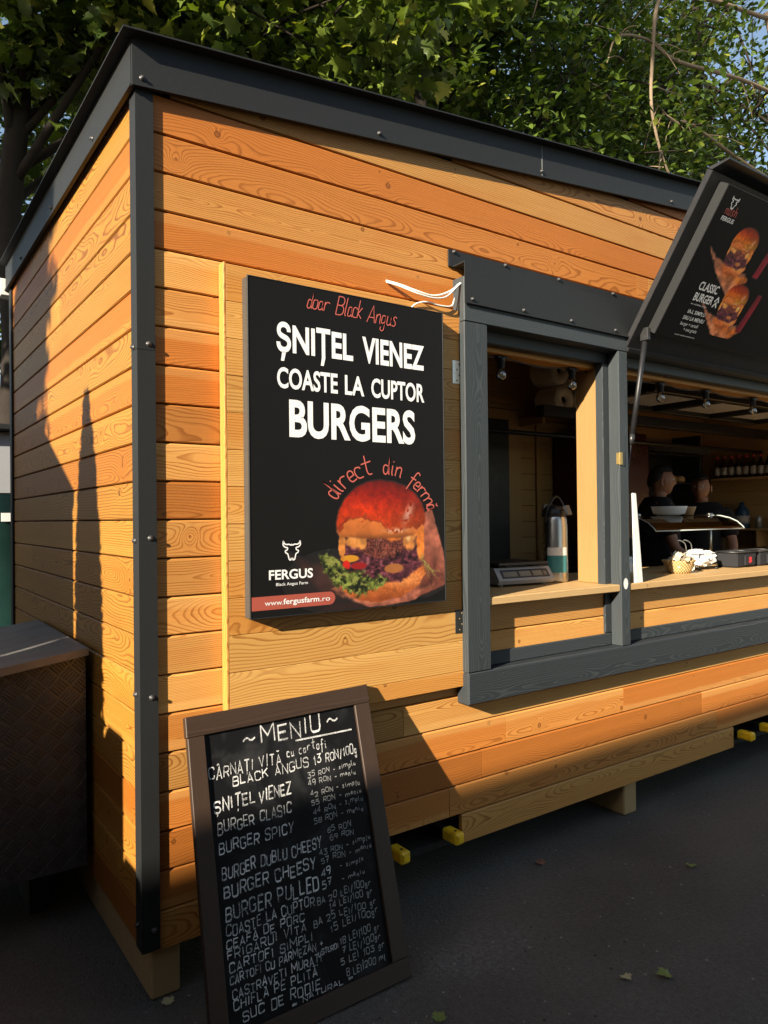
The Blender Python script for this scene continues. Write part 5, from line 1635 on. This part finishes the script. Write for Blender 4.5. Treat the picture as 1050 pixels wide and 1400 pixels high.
    for sgn in (1, -1):
        c = Vector(P(.118, .030 * sgn, 1.677))
        eb.lathe([(0, -.010 * k), (.008 * k, -.006 * k), (.010 * k, 0), (.008 * k, .006 * k), (0, .010 * k)], c, 10)
        c2 = c + F * .0085 * k
        eb.lathe([(0, -.004 * k), (.004 * k, 0), (0, .004 * k)], c2, 8, 1)
    eb.build('eyes', [M['eye'], M['hair']], t)
    hh = MB(); vs_ = []; n, m = 24, 10
    for i in range(m + 1):
        th = math.pi * .62 * i / m
        for j in range(n):
            ph = 2 * math.pi * j / n
            cut = .50 + .50 * max(0, -math.cos(ph)) ** .6 if not cap else .46 + .4 * max(0, -math.cos(ph))
            t2 = min(th, math.pi * .62 * cut)
            a, b_, c_ = math.sin(t2) * math.cos(ph), math.sin(t2) * math.sin(ph), math.cos(t2)
            wob = .004 * math.sin(ph * 9 + i) if not cap else 0
            vs_.append(P(.030 + a * (.110 + wob), b_ * (.088 + wob), 1.668 + c_ * (.130 + wob)))
    hh.add(vs_, [(i * n + j, (i + 1) * n + j, (i + 1) * n + (j + 1) % n, i * n + (j + 1) % n) for i in range(m) for j in range(n)], 0, smooth=True)
    if cap:
        br = [P(.125 + .075 * math.cos(q), .078 * math.sin(q), 1.735 - .012 * math.cos(q)) for q in [rad(-90 + 18 * i) for i in range(11)]]
        br2 = [(p[0], p[1], p[2] + .008) for p in br]
        hh.add(br + br2, [tuple(range(11))[::-1], tuple(range(11, 22))] + [(i, i + 1, 12 + i, 11 + i) for i in range(10)], 0)
    hh.build('cap' if cap else 'hair', M['cap'] if cap else M['hair'], t)
    # clothes: slightly larger surfaces along the same joints
    nd = [(P(0, 0, .84), .18), (P(0, 0, 1.12), .175), (P(-.01, 0, 1.30), (.20, .165)), (P(-.01, 0, 1.42), (.165, .13)), (P(0, 0, 1.54), .070)]
    ed = [(0, 1), (1, 2), (2, 3), (3, 4)]
    for sgn in (1, -1):
        e, h = arm_pose[0 if sgn > 0 else 1]
        b0 = len(nd)
        m_ = [(.20 if i == 1 else 0) for i in range(3)]
        nd += [(P(-.01, .15 * sgn, 1.435), .088), (P(-.01, .205 * sgn, 1.38), .084), (P(-.01 + (e[0] + .01) * .65, (.205 + (e[1] - .205) * .65) * sgn, 1.38 + (e[2] - 1.38) * .65), .068)]
        ed += [(3, b0), (b0, b0 + 1), (b0 + 1, b0 + 2)]
    skin_mesh('t_shirt', nd, ed, M['tshirt'], t)
    nd = [(P(0, 0, .94), .135)]; ed = []
    for sgn in (1, -1):
        b0 = len(nd)
        nd += [(P(0, .09 * sgn, .88), .105), (P(.02, .10 * sgn, .50), .078), (P(-.02, .10 * sgn, .12), .062)]
        ed += [(0, b0), (b0, b0 + 1), (b0 + 1, b0 + 2)]
    skin_mesh('trousers', nd, ed, M['trousers'], t)
    return t


person(4.28, 1.10, .192, 1.64, rad(-38), 'dark haired person in a black t-shirt looking sideways behind the counter', False,
       (((.04, .27, 1.12), (.26, .20, 1.02)), ((.06, .26, 1.13), (.28, .16, 1.03))))
person(4.98, 1.16, .192, 1.60, rad(200), 'person in a dark cap and black clothes leaning over the counter on the right', True,
       (((.08, .26, 1.13), (.28, .17, 1.00)), ((.06, .27, 1.12), (.26, .20, 1.00))))

# ------------------------------------------------------------------ the chequered metal box at the side wall
M['plate'] = None
cp = NT('chequer_plate')
tco = cp.n('ShaderNodeTexCoord').outputs['Object']
sx_ = cp.n('ShaderNodeSeparateXYZ'); cp.l(tco, sx_.inputs[0])
# five-bar tread: groups of short bars turned alternately
cell = .055
ux = cp.math('DIVIDE', cp.math('ADD', sx_.outputs[0], sx_.outputs[2]), cell * 1.414)
uz = cp.math('DIVIDE', cp.math('SUBTRACT', sx_.outputs[2], sx_.outputs[0]), cell * 1.414)
par = cp.math('FLOORED_MODULO', cp.math('ADD', cp.math('FLOOR', ux), cp.math('FLOOR', uz)), 2.0)
fu, fv = cp.math('SUBTRACT', cp.math('FRACT', ux), .5), cp.math('SUBTRACT', cp.math('FRACT', uz), .5)
al = cp.math('ADD', cp.math('MULTIPLY', fu, par), cp.math('MULTIPLY', fv, cp.math('SUBTRACT', 1.0, par)))
ac = cp.math('ADD', cp.math('MULTIPLY', fv, par), cp.math('MULTIPLY', fu, cp.math('SUBTRACT', 1.0, par)))
bars = cp.math('MULTIPLY', cp.smooth(cp.math('COSINE', cp.math('MULTIPLY', ac, 31.4)), .2, .9), cp.smooth(cp.math('ABSOLUTE', al), .42, .30))
bars = cp.math('MULTIPLY', bars, cp.smooth(cp.math('ABSOLUTE', ac), .46, .40))
cp.b.inputs['Base Color'].default_value = (.036, .039, .043, 1)
cp.l(cp.math('MULTIPLY_ADD', cp.noise(tco, 9.0, 4.0, .6), .25, .25), cp.b.inputs['Roughness'])
cp.b.inputs['Metallic'].default_value = .25
cp.b.inputs['Specular IOR Level'].default_value = .8
cp.bump(bars, .9, .004)
bx_ = thing('tread_plate_box', (-.50, 1.05, .0), 'dark chequer plate metal box with sloping lid beside the side wall', 'metal box')
b = MB(); b.prism([(z, x) for x, z in [(-.95, .225), (-.018, .225), (-.018, 1.0), (-.95, .87)]], 1, .60, 1.52)
b.build('box_body', cp.mat, bx_)
b = MB(); b.prism([(z, x) for x, z in [(-.96, .872), (-.012, 1.0035), (-.012, 1.030), (-.96, .905)]], 1, .575, 1.545)
M['lid'] = plain('weathered_lid_sheet', (0.17, 0.165, 0.155), .5, .2, .25, 16, .5, dirt=(.05, .048, .045))
b.build('lid', M['lid'], bx_)
for xx in (-.88, -.14):
    b = MB(); b.box(xx - .04, xx + .04, .80, 1.46, .001, .224, 'x', .004); b.build('leg', M['black'], bx_)

# ------------------------------------------------------------------ the ground
gm = NT('asphalt')
tg = gm.n('ShaderNodeTexCoord').outputs['Object']
n1 = gm.noise(tg, 1.1, 5.0, .6); n2 = gm.noise(tg, 55.0, 5.0, .75); n3 = gm.noise(tg, 7.0, 4.0, .6)
col = gm.mix(gm.smooth(n1, .3, .72), c4((.068, .060, .049)), c4((.108, .096, .080)))
v_ = gm.math('MULTIPLY_ADD', n2, 1.5, .25)
col = gm.mix(1.0, col, gm.comb(v_, v_, v_), 'MULTIPLY')
vr = gm.n('ShaderNodeTexVoronoi', feature='F1'); gm.l(tg, vr.inputs['Vector']); vr.inputs['Scale'].default_value = 130.0
n5 = gm.noise(tg, 80.0, 3.0, .7); n6 = gm.noise(tg, 24.0, 4.0, .7)
chip = gm.math('MULTIPLY', gm.smooth(n5, .64, .70), gm.smooth(n6, .42, .62))
col = gm.mix(gm.math('MULTIPLY', chip, .75), col, c4((.22, .205, .18)))
dk = gm.smooth(gm.noise(tg, 120.0, 3.0, .65), .40, .30)
col = gm.mix(gm.math('MULTIPLY', dk, .7), col, c4((.014, .013, .012)))
lump = gm.smooth(gm.noise(tg, 3.2, 5.0, .65), .58, .70)
col = gm.mix(gm.math('MULTIPLY', lump, .30), col, c4((.105, .095, .080)))
# a pale dusty stain in front of the kiosk
sg_ = gm.n('ShaderNodeSeparateXYZ'); gm.l(tg, sg_.inputs[0])
st_ = gm.math('SQRT', gm.math('ADD', gm.math('POWER', gm.math('MULTIPLY', gm.math('SUBTRACT', sg_.outputs[0], 1.02), 2.6), 2.0), gm.math('POWER', gm.math('MULTIPLY', gm.math('ADD', sg_.outputs[1], .38), 4.2), 2.0)))
sm_ = gm.math('MULTIPLY', gm.smooth(gm.math('ADD', st_, gm.math('MULTIPLY', n3, .9)), 1.25, .5), gm.smooth(n2, .35, .6))
col = gm.mix(gm.math('MULTIPLY', sm_, .55), col, c4((.20, .195, .18)))
gm.l(col, gm.b.inputs['Base Color'])
gm.b.inputs['Roughness'].default_value = .85
gm.bump(gm.math('ADD', n2, gm.math('MULTIPLY', vr.outputs['Distance'], .6)), .8, .010)
b = MB(); b.quad((-150, -150, 0), (150, -150, 0), (150, 150, 0), (-150, 150, 0))
g_o = b.build('ground', gm.mat); g_o.location = (0, 0, 0)
g_o.data.transform(Matrix.Translation((0, 0, 0)))
tag(g_o, kind='structure')

# loose grit on the asphalt
gr_ = random.Random(77)
b = MB()
for i in range(420):
    x, y = gr_.uniform(-.9, 4.2), gr_.uniform(-1.9, .05)
    if gr_.random() < .5: x, y = gr_.gauss(1.1, .8), gr_.gauss(-.35, .25)
    r = gr_.choice((.002, .003, .003, .004, .006))
    vs_ = [(x + r * math.cos(q) * gr_.uniform(.6, 1.3), y + r * math.sin(q) * gr_.uniform(.6, 1.3), .0005) for q in (0, 1.2, 2.5, 3.8, 5.1)]
    vs_ += [(x, y, r * gr_.uniform(.5, 1.1))]
    b.add(vs_, [(k, (k + 1) % 5, 5) for k in range(5)], 0 if i % 3 else 1)
tag(b.build('grit', [plain('pale_grit', (.26, .245, .21), .9, 0, .3, 300), plain('dark_grit', (.05, .04, .03), .9, 0, .3, 300)]), 'loose grit and crumbs scattered over the asphalt', 'grit', kind='stuff')

# fallen leaves on the asphalt
M['leaf_litter'] = plain('fallen_leaf_green', (0.16, 0.22, 0.045), .6, 0, .2, 60)
M['leaf_brown'] = plain('fallen_leaf_brown', (0.20, 0.085, 0.045), .7, 0, .2, 60)
M['leaf_pale'] = plain('fallen_leaf_pale', (0.42, 0.38, 0.20), .7, 0, .2, 60)


def maple_outline(s):
    pts = [(0, -.08), (.14, -.05), (.36, -.10), (.31, .06), (.50, .20), (.40, .27), (.44, .44), (.24, .40), (.20, .58), (.10, .58), (.0, .80), (-.10, .58), (-.20, .58), (-.24, .40), (-.44, .44), (-.40, .27), (-.50, .20), (-.31, .06), (-.36, -.10), (-.14, -.05)]
    return [(x * s, (y - .2) * s) for x, y in pts]


for (x, y, s, a, mat, lab) in ((1.681, -.071, .055, .4, 'leaf_brown', 'curled reddish brown leaf on the asphalt below the yellow fork tubes'), (2.175, -.464, .050, 2.2, 'leaf_litter', 'upright green leaf lying farthest out on the asphalt by the timber skid'),
                           (1.428, -.839, .060, 1.1, 'leaf_litter', 'brightest green leaf on the asphalt, nearer of two lying side by side'), (1.314, -.769, .045, 3.0, 'leaf_pale', 'pale curled leaf on the asphalt just left of the bright green one'),
                           (.703, -.563, .050, 5.0, 'leaf_litter', 'small green leaf on the asphalt beside the foot of the chalkboard'), (.075, -.01, .045, .2, 'leaf_pale', 'pale dry leaf against the foot of the corner skid'), (2.60, -.70, .04, .8, 'leaf_litter', 'tiny green leaf at the right edge of the asphalt')):
    o2 = maple_outline(s)
    b = MB()
    ca, sa = math.cos(a), math.sin(a)
    vs_ = [(x, y, .010)] + [(x + ca * p - sa * q, y + sa * p + ca * q, .004 + abs(p) * .35 + (q * .25 if q > 0 else 0)) for p, q in o2]
    b.add(vs_, [(0, i + 1, (i + 1) % len(o2) + 1) for i in range(len(o2))], 0)
    tag(b.build('fallen_leaf', M[mat]), lab, 'leaf', 'leaves fallen on the asphalt')
# ------------------------------------------------------------------ trees
def leaf_material(name, c1, c2, c3):
    w = NT(name)
    at = w.n('ShaderNodeAttribute', attribute_name='tone').outputs['Fac']
    col = w.mix(w.smooth(at, .1, .95), c4(c1), c4(c2))
    col = w.mix(w.smooth(at, .90, 1.0), col, c4(c3))
    w.l(col, w.b.inputs['Base Color'])
    w.b.inputs['Roughness'].default_value = .42
    w.b.inputs['Specular IOR Level'].default_value = .35
    tr = w.n('ShaderNodeBsdfTranslucent')
    tc = w.mix(1.0, col, c4((1.5, 1.6, .55)), 'MULTIPLY')
    w.l(tc, tr.inputs[0])
    mx = w.n('ShaderNodeMixShader'); mx.inputs[0].default_value = .28
    w.l(w.b.outputs[0], mx.inputs[1]); w.l(tr.outputs[0], mx.inputs[2])
    w.l(mx.outputs[0], w.out.inputs[0])
    return w.mat


M['leaf_a'] = leaf_material('maple_leaves', (.034, .060, .009), (.135, .185, .030), (.30, .29, .06))
M['leaf_b'] = leaf_material('broad_leaves', (.028, .054, .008), (.095, .145, .022), (.24, .25, .05))
M['bark'] = plain('bark', (0.022, 0.017, 0.013), .9, 0, .35, 14, .2, bump=.9, bscale=40)
M['bare'] = plain('dead_twig_bark', (0.24, 0.18, 0.12), .85, 0, .3, 30, .2, bump=.4)

MAPLE = np.array([(0, 0.05, 0)] + [(p[0], p[1], 0) for p in maple_outline(1.0)])
MAPLE[:, 2] = np.abs(MAPLE[:, 0]) * .30 - .55 * np.maximum(MAPLE[:, 1] - .1, 0) ** 1.5
MAPLE_F = np.array([(0, i + 1, (i + 1) % 20 + 1) for i in range(20)])
OVAL = np.array([(0, -.5, 0), (.26, -.12, .07), (.20, .22, .05), (0, .55, -.05), (-.20, .22, .05), (-.26, -.12, .07)], float)
OVAL_F = np.array([(0, 1, 5), (1, 2, 5), (2, 4, 5), (2, 3, 4)])


def leaves_mesh(name, pos, size, shape, faces, mat, parent, seed, droop=.55):
    r = np.random.default_rng(seed)
    n = len(pos)
    nz = np.stack([r.normal(0, droop, n) - .12, r.normal(0, droop, n) - .12, np.ones(n)], 1)
    nz /= np.linalg.norm(nz, axis=1)[:, None]
    a = r.uniform(0, 6.283, n)
    t = np.stack([np.cos(a), np.sin(a), np.zeros(n)], 1)
    ty = t - nz * (t * nz).sum(1)[:, None]
    ty /= np.linalg.norm(ty, axis=1)[:, None]
    ty[:, 2] -= .35; ty /= np.linalg.norm(ty, axis=1)[:, None]
    tx = np.cross(ty, nz); tx /= np.linalg.norm(tx, axis=1)[:, None]
    nz = np.cross(tx, ty)
    s = (size * r.uniform(.6, 1.25, n))[:, None, None]
    R = np.stack([tx, ty, nz], 1)                       # rows: axes
    V = np.einsum('vk,nkd->nvd', shape, R) * s + pos[:, None, :]
    base = np.array(ORIGIN[parent.name])
    V = (V - base).reshape(-1, 3)
    m = len(shape)
    Fc = (faces[None] + (np.arange(n) * m)[:, None, None]).reshape(-1, 3)
    me = bpy.data.meshes.new(name)
    me.vertices.add(len(V)); me.vertices.foreach_set('co', V.astype(np.float32).ravel())
    me.loops.add(len(Fc) * 3); me.loops.foreach_set('vertex_index', Fc.astype(np.int32).ravel())
    me.polygons.add(len(Fc))
    me.polygons.foreach_set('loop_start', (np.arange(len(Fc)) * 3).astype(np.int32))
    me.update(calc_edges=True)
    at = me.attributes.new('tone', 'FLOAT', 'POINT')
    at.data.foreach_set('value', np.repeat(r.random(n), m).astype(np.float32))
    me.materials.append(mat)
    o = bpy.data.objects.new(name, me)
    scene.collection.objects.link(o)
    o.parent = parent
    ORIGIN[o.name] = Vector(base)
    return o


def tree(x, y, h, r0, crown, nlimb, per, size, kind, label, seed, lean=(0, 0), group='trees behind the kiosk', spread=.38, cat='tree', f0=.35):
    """crown: (centre offset x, y, z, radius xy, radius z)"""
    t = thing('tree', (x, y, 0), label, cat, group)
    rr = random.Random(seed); r = np.random.default_rng(seed)
    cx, cy, cz, cr, ch = crown
    b = MB()
    top = Vector((x + lean[0], y + lean[1], h))
    path = [Vector((x, y, 0)).lerp(top, i / 8) + Vector((rr.uniform(-.08, .08), rr.uniform(-.08, .08), 0)) * (i > 0) for i in range(9)]
    b.tube(path, [r0 * (1.15 - .85 * i / 8) for i in range(9)], 10)
    tips = []
    for i in range(nlimb):
        f = f0 + (.97 - f0) * (i + .5) / nlimb
        s = path[0].lerp(path[-1], f)
        j = int(f * 8); s = path[j].lerp(path[min(j + 1, 8)], f * 8 - j)
        # a target inside the crown ellipsoid
        while True:
            d = Vector((rr.uniform(-1, 1), rr.uniform(-1, 1), rr.uniform(-1, 1)))
            if .35 < d.length < 1: break
        e = Vector((x + cx + d.x * cr, y + cy + d.y * cr, cz + d.z * ch))
        mid = s.lerp(e, .5) + Vector((rr.uniform(-.3, .3), rr.uniform(-.3, .3), rr.uniform(.1, .5)))
        pts = catmull([s, mid, e], 4)
        rl = r0 * (.42 - .25 * f)
        b.tube(pts, [max(rl * (1 - .85 * q / (len(pts) - 1)), .006) for q in range(len(pts))], 6)
        for k in range(5):
            q = pts[min(len(pts) - 1, 2 + rr.randrange(len(pts) - 2))]
            e2 = q + Vector((rr.gauss(0, 1), rr.gauss(0, 1), rr.gauss(0, .7))).normalized() * rr.uniform(.4, 1.0) * cr * .38
            b.tube(catmull([q, q.lerp(e2, .5) + Vector((0, 0, rr.uniform(-.05, .15))), e2], 3), [rl * .35 + .004, rl * .3 + .004, rl * .25 + .003, rl * .2 + .003, rl * .15 + .003, .004, .003], 5)
            tips.append(e2); tips.append(q.lerp(e2, .55))
        tips.append(e)
    b.build('trunk', M['bark'], t)
    T_ = np.array([tuple(p) for p in tips])
    n = per * len(T_)
    c = T_[r.integers(0, len(T_), n)]
    off = r.normal(0, 1, (n, 3)); off /= np.linalg.norm(off, axis=1)[:, None]
    off *= (r.random(n) ** .5 * spread * cr * .55)[:, None]
    off[:, 2] *= .6
    pos = c + off
    if kind == 'maple': leaves_mesh('crown', pos, size, MAPLE, MAPLE_F, M['leaf_a'], t, seed)
    else: leaves_mesh('crown', pos, size, OVAL, OVAL_F, M['leaf_b'], t, seed)
    return t


tree(.46, 5.2, 8.6, .16, (1.7, -.3, 6.7, 2.6, 1.9), 26, 24, .175, 'maple', 'maple with a thick dark trunk rising behind the left corner of the kiosk', 1, f0=.5)
tree(2.9, 6.4, 9.0, .12, (.5, -1.2, 7.3, 2.3, 2.3), 24, 24, .19, 'maple', 'leafy maple behind the middle of the kiosk roof', 2)
tree(5.15, 5.1, 11.5, .13, (.9, .9, 8.6, 2.4, 2.2), 22, 24, .185, 'maple', 'maple with a bare dark trunk showing above the middle of the fascia', 13, f0=.62)
tree(6.65, 7.0, 11.5, .14, (.4, -.8, 8.0, 2.8, 3.2), 26, 34, .155, 'oval', 'slender dark trunked tree behind the hatch side of the roof', 3)
tree(9.9, 7.4, 12.5, .15, (.3, -.6, 8.6, 3.0, 3.8), 28, 34, .155, 'oval', 'tree with lighter leaves rising behind the raised hatch', 4)
tree(13.5, 8.6, 15, .20, (.2, -.8, 10.2, 3.7, 5.0), 32, 34, .17, 'oval', 'tall tree at the right edge behind the raised hatch', 5)
tree(18.0, 9.0, 18, .24, (0, 0, 12.0, 4.2, 6.0), 32, 15, .22, 'oval', 'far tall tree beyond the hatch at the right edge', 6)
tree(3.2, 11.5, 14, .22, (0, 0, 9.2, 4.0, 4.4), 30, 14, .21, 'oval', 'far dense tree between the two maples', 7)
tree(-.6, 11.0, 12, .20, (.6, -.5, 6.8, 3.2, 4.8), 30, 26, .19, 'oval', 'far tree at the left edge behind the maple trunk', 8)
tree(8.6, 12.5, 16, .24, (0, 0, 10.5, 4.2, 5.2), 30, 15, .22, 'oval', 'far dense tree behind the slender dark trunk', 9)
tree(14.2, 14.5, 19, .26, (0, 0, 12.5, 4.8, 6.5), 30, 15, .24, 'oval', 'farthest broad tree showing between the right hand trees', 10)
tree(25, 15.0, 24, .3, (0, 0, 15, 6.0, 8.5), 32, 28, .28, 'oval', 'very far broad tree at the right edge of the sky', 11)
tree(.30, 8.3, 4.6, .07, (0, 0, 3.6, 1.0, 1.9), 20, 30, .14, 'oval', 'small bushy tree in the narrow gap left of the side wall', 12)
# bare dead branches hanging at the right
bt_ = thing('dead_tree', (16.6, 5.4, 0), 'bare pale dead branches arching down in front of the right hand trees', 'tree')
b = MB()
b.tube(catmull([(16.6, 5.4, 0), (16.4, 5.4, 5), (15.6, 5.3, 9.0), (14.2, 5.2, 11.6)], 5), [.12] * 8 + [.09] * 4 + [.06] * 4, 8)
b.build('trunk', M['bare'], bt_)
br = random.Random(8)
for pts in ([(14.3, 5.2, 11.5), (11.6, 5.2, 10.9), (10.3, 5.0, 10.2), (9.9, 4.9, 8.9), (9.9, 4.9, 8.0), (10.5, 5.0, 7.25), (11.4, 5.1, 7.0), (12.9, 5.2, 7.15)],
            [(15.2, 5.3, 10.2), (13.2, 5.2, 9.9), (10.9, 5.1, 9.4), (9.9, 5.0, 9.35), (9.0, 4.9, 9.0), (8.6, 4.8, 8.4)],
            [(16.0, 5.3, 8.2), (13.4, 5.3, 8.4), (11.5, 5.2, 8.5), (10.8, 5.1, 8.3), (10.2, 5.0, 8.35)],
            [(16.4, 5.4, 5.6), (13.5, 5.3, 6.2), (11.2, 5.1, 6.3), (10.2, 5.0, 6.1), (9.3, 4.9, 6.35)]):
    b = MB(); c_ = catmull(pts, 6)
    b.tube(c_, [.046 - .036 * i / (len(c_) - 1) for i in range(len(c_))], 6)
    for k in range(14):
        q = c_[br.randrange(3, len(c_))]
        d = Vector((br.uniform(-1, 1), br.uniform(-.6, .6), br.uniform(-.9, .5))).normalized() * br.uniform(.25, .9)
        b.tube(catmull([q, q + d * .5 + Vector((0, 0, .06)), q + d], 3), [.009, .009, .008, .007, .006, .005, .003], 5)
    b.build('branch', M['bare'], bt_)

# ------------------------------------------------------------------ beyond the left corner
M['tarp'] = plain('dark_green_tarpaulin', (0.006, 0.028, 0.024), .35, 0, .35, 5, .5, bump=.4, bscale=6)
gs_ = thing('covered_stall', (-.4, 5.6, 0), 'stall wrapped in dark green tarpaulin behind the far end of the side wall', 'stall')
b = MB()
g = 16; vs_ = []
for i in range(g * 3):
    for j in range(g):
        xx = -1.6 + 2.05 * i / (g * 3 - 1); zz = 1.74 * j / (g - 1)
        vs_.append((xx, 5.0 + .03 * math.sin(xx * 9 + zz * 1.5) + .02 * math.sin(zz * 7 + xx * 3), zz + .002))
b.add(vs_, [(i * g + j, (i + 1) * g + j, (i + 1) * g + j + 1, i * g + j + 1) for i in range(g * 3 - 1) for j in range(g - 1)], 0, smooth=True)
b.box(-1.6, .45, 5.06, 6.6, .002, 1.735)
b.build('tarpaulin', M['tarp'], gs_)
b = MB(); b.box(.30, .41, 4.93, 4.945, 1.50, 1.575); b.build('label', M['white'], gs_)
M['pale_wall'] = plain('pale_painted_wall', (0.30, 0.31, 0.32), .8, 0, .1, 3)
b = MB(); b.box(-1.7, .50, 5.02, 6.7, 1.745, 2.30, 'x', .01); b.build('upper_panel', M['pale_wall'], gs_)
b = MB(); b.box(-1.8, .58, 4.9, 6.8, 2.305, 2.36, 'x', .01); b.build('roof', M['trim'], gs_)

# ------------------------------------------------------------------ unseen objects added to throw the shade
M['plaster'] = plain('warm_plaster', (0.42, 0.38, 0.32), .9, 0, .12, 2, .3, bump=.2, bscale=30)
hb_ = thing('shade_building', (-9, -4, 0), 'unseen low flat roofed building added across the lane to cast shade', 'building')
b = MB(); b.box(-22, 1.5, -5.6, -2.95, 0, 3.86, 'x', .02); b.build('wall', M['plaster'], hb_)
b = MB(); b.box(-22.1, 1.6, -5.7, -2.92, 3.865, 3.93, 'x', .01); b.build('roof', M['trim'], hb_)
for i in range(7):
    for z in (1.0,):
        b = MB(); x = -21 + 3.2 * i
        b.box(x, x + 1.3, -2.948, -2.92, z, z + 1.5, 'z', .01); w_ = b.build('window', M['white'], hb_)
        b = MB(); b.box(x + .07, x + 1.23, -2.919, -2.915, z + .07, z + 1.43); b.build('pane', M['print_black'], w_)
# added stall, evergreen and crates, outlined to cast the side wall's shadow
ns = thing('shade_stall', (-3.8, .9, 0), 'unseen wooden stall added left of the kiosk to shadow its side wall', 'stall')
b = MB(); b.box(-5.0, -2.56, .03, 2.9, 0.001, 2.6, 'y', .01); b.build('wall', M['larch'], ns)
b = MB(); b.prism([(.03, 2.61), (3.0, 4.12), (3.0, 4.16), (.03, 2.665)], 0, -5.1, -2.5); b.build('roof', M['trim'], ns)
b = MB(); b.prism([(.06, 2.601), (2.9, 2.601), (2.9, 4.05)], 0, -4.99, -2.57); b.build('gable', M['larch'], ns)
th_ = thing('shade_shrub', (-2.5, -.18, 0), 'unseen narrow columnar evergreen added to shadow the side wall', 'shrub')  # evergreen added to cast the spike of shadow on the side wall
b = MB(); b.lathe([(.05, 0), (.14, .35), (.155, 1.2), (.15, 2.3), (.11, 2.62), (.05, 2.84), (.01, 2.95), (0, 2.96)], (-2.5, -.18, 0), 14); b.build('trunk', M['bark'], th_)
r_ = np.random.default_rng(31); n_ = 5200
hz = r_.random(n_) ** .8 * 2.9 + .12; rr_ = np.interp(hz, [0, .4, 1.2, 2.3, 2.62, 2.84, 3.02], [.12, .16, .18, .175, .13, .07, .015]) * r_.uniform(.8, 1.10, n_); an_ = r_.uniform(0, 6.283, n_)
leaves_mesh('foliage', np.stack([-2.5 + rr_ * np.cos(an_), -.18 + rr_ * np.sin(an_), hz], 1), .075, OVAL, OVAL_F, M['leaf_b'], th_, 31, 1.0)
cr_ = thing('shade_crates', (-2.5, -.2, 0), 'unseen stack of dark crates added to block sun beside the columnar evergreen', 'crates')  # crates added to block sun from the metal box and the ground
for (x0, x1, y0, y1, z0, z1) in ((-2.95, -2.70, -.35, .02, .001, .80), (-2.95, -2.70, -.35, .02, .801, 1.60), (-2.75, -2.25, -.55, -.36, .001, .86), (-2.75, -2.25, -.55, -.36, .861, 1.72), (-2.75, -2.25, -.76, -.56, .001, 1.33)):
    b = MB(); b.box(x0, x1, y0, y1, z0, z1, 'x', .01); b.build('crate', M['black'], cr_)
tree(-7.2, -.6, 6.4, .14, (.4, .35, 5.5, .75, .45), 18, 46, .12, 'oval', 'unseen young tree left of the kiosk, placed to dapple its side wall', 21, group=None, spread=.45)  # out of view, crown placed to dapple the upper side wall
tree(-16.0, 1.7, 16, .3, (0, 0, 12.8, 2.7, 2.9), 30, 26, .30, 'oval', 'unseen tall tree added far to the left to shade the trees behind the kiosk', 22, group=None, f0=.70)  # this and the next two: added out of view to shade the back trees
tree(-17.5, -2.6, 23, .3, (0, 0, 20.6, 3.6, 2.8), 30, 12, .32, 'oval', 'unseen very tall tree added far to the left to shade the trees behind the kiosk', 23, group=None, f0=.78)
tree(-19.0, -2.6, 29, .3, (0, 0, 25.6, 4.4, 4.0), 30, 10, .36, 'oval', 'unseen tallest tree added far to the left to shade the trees behind the kiosk', 24, group=None, f0=.78)
tree(-4.0, 3.9, 7.4, .12, (0, 0, 6.0, 1.4, 1.6), 20, 40, .15, 'oval', 'unseen bushy tree added left of the kiosk to shade the left maple trunk', 25, group=None, f0=.6)  # added out of view to keep the left corner trunk in shade
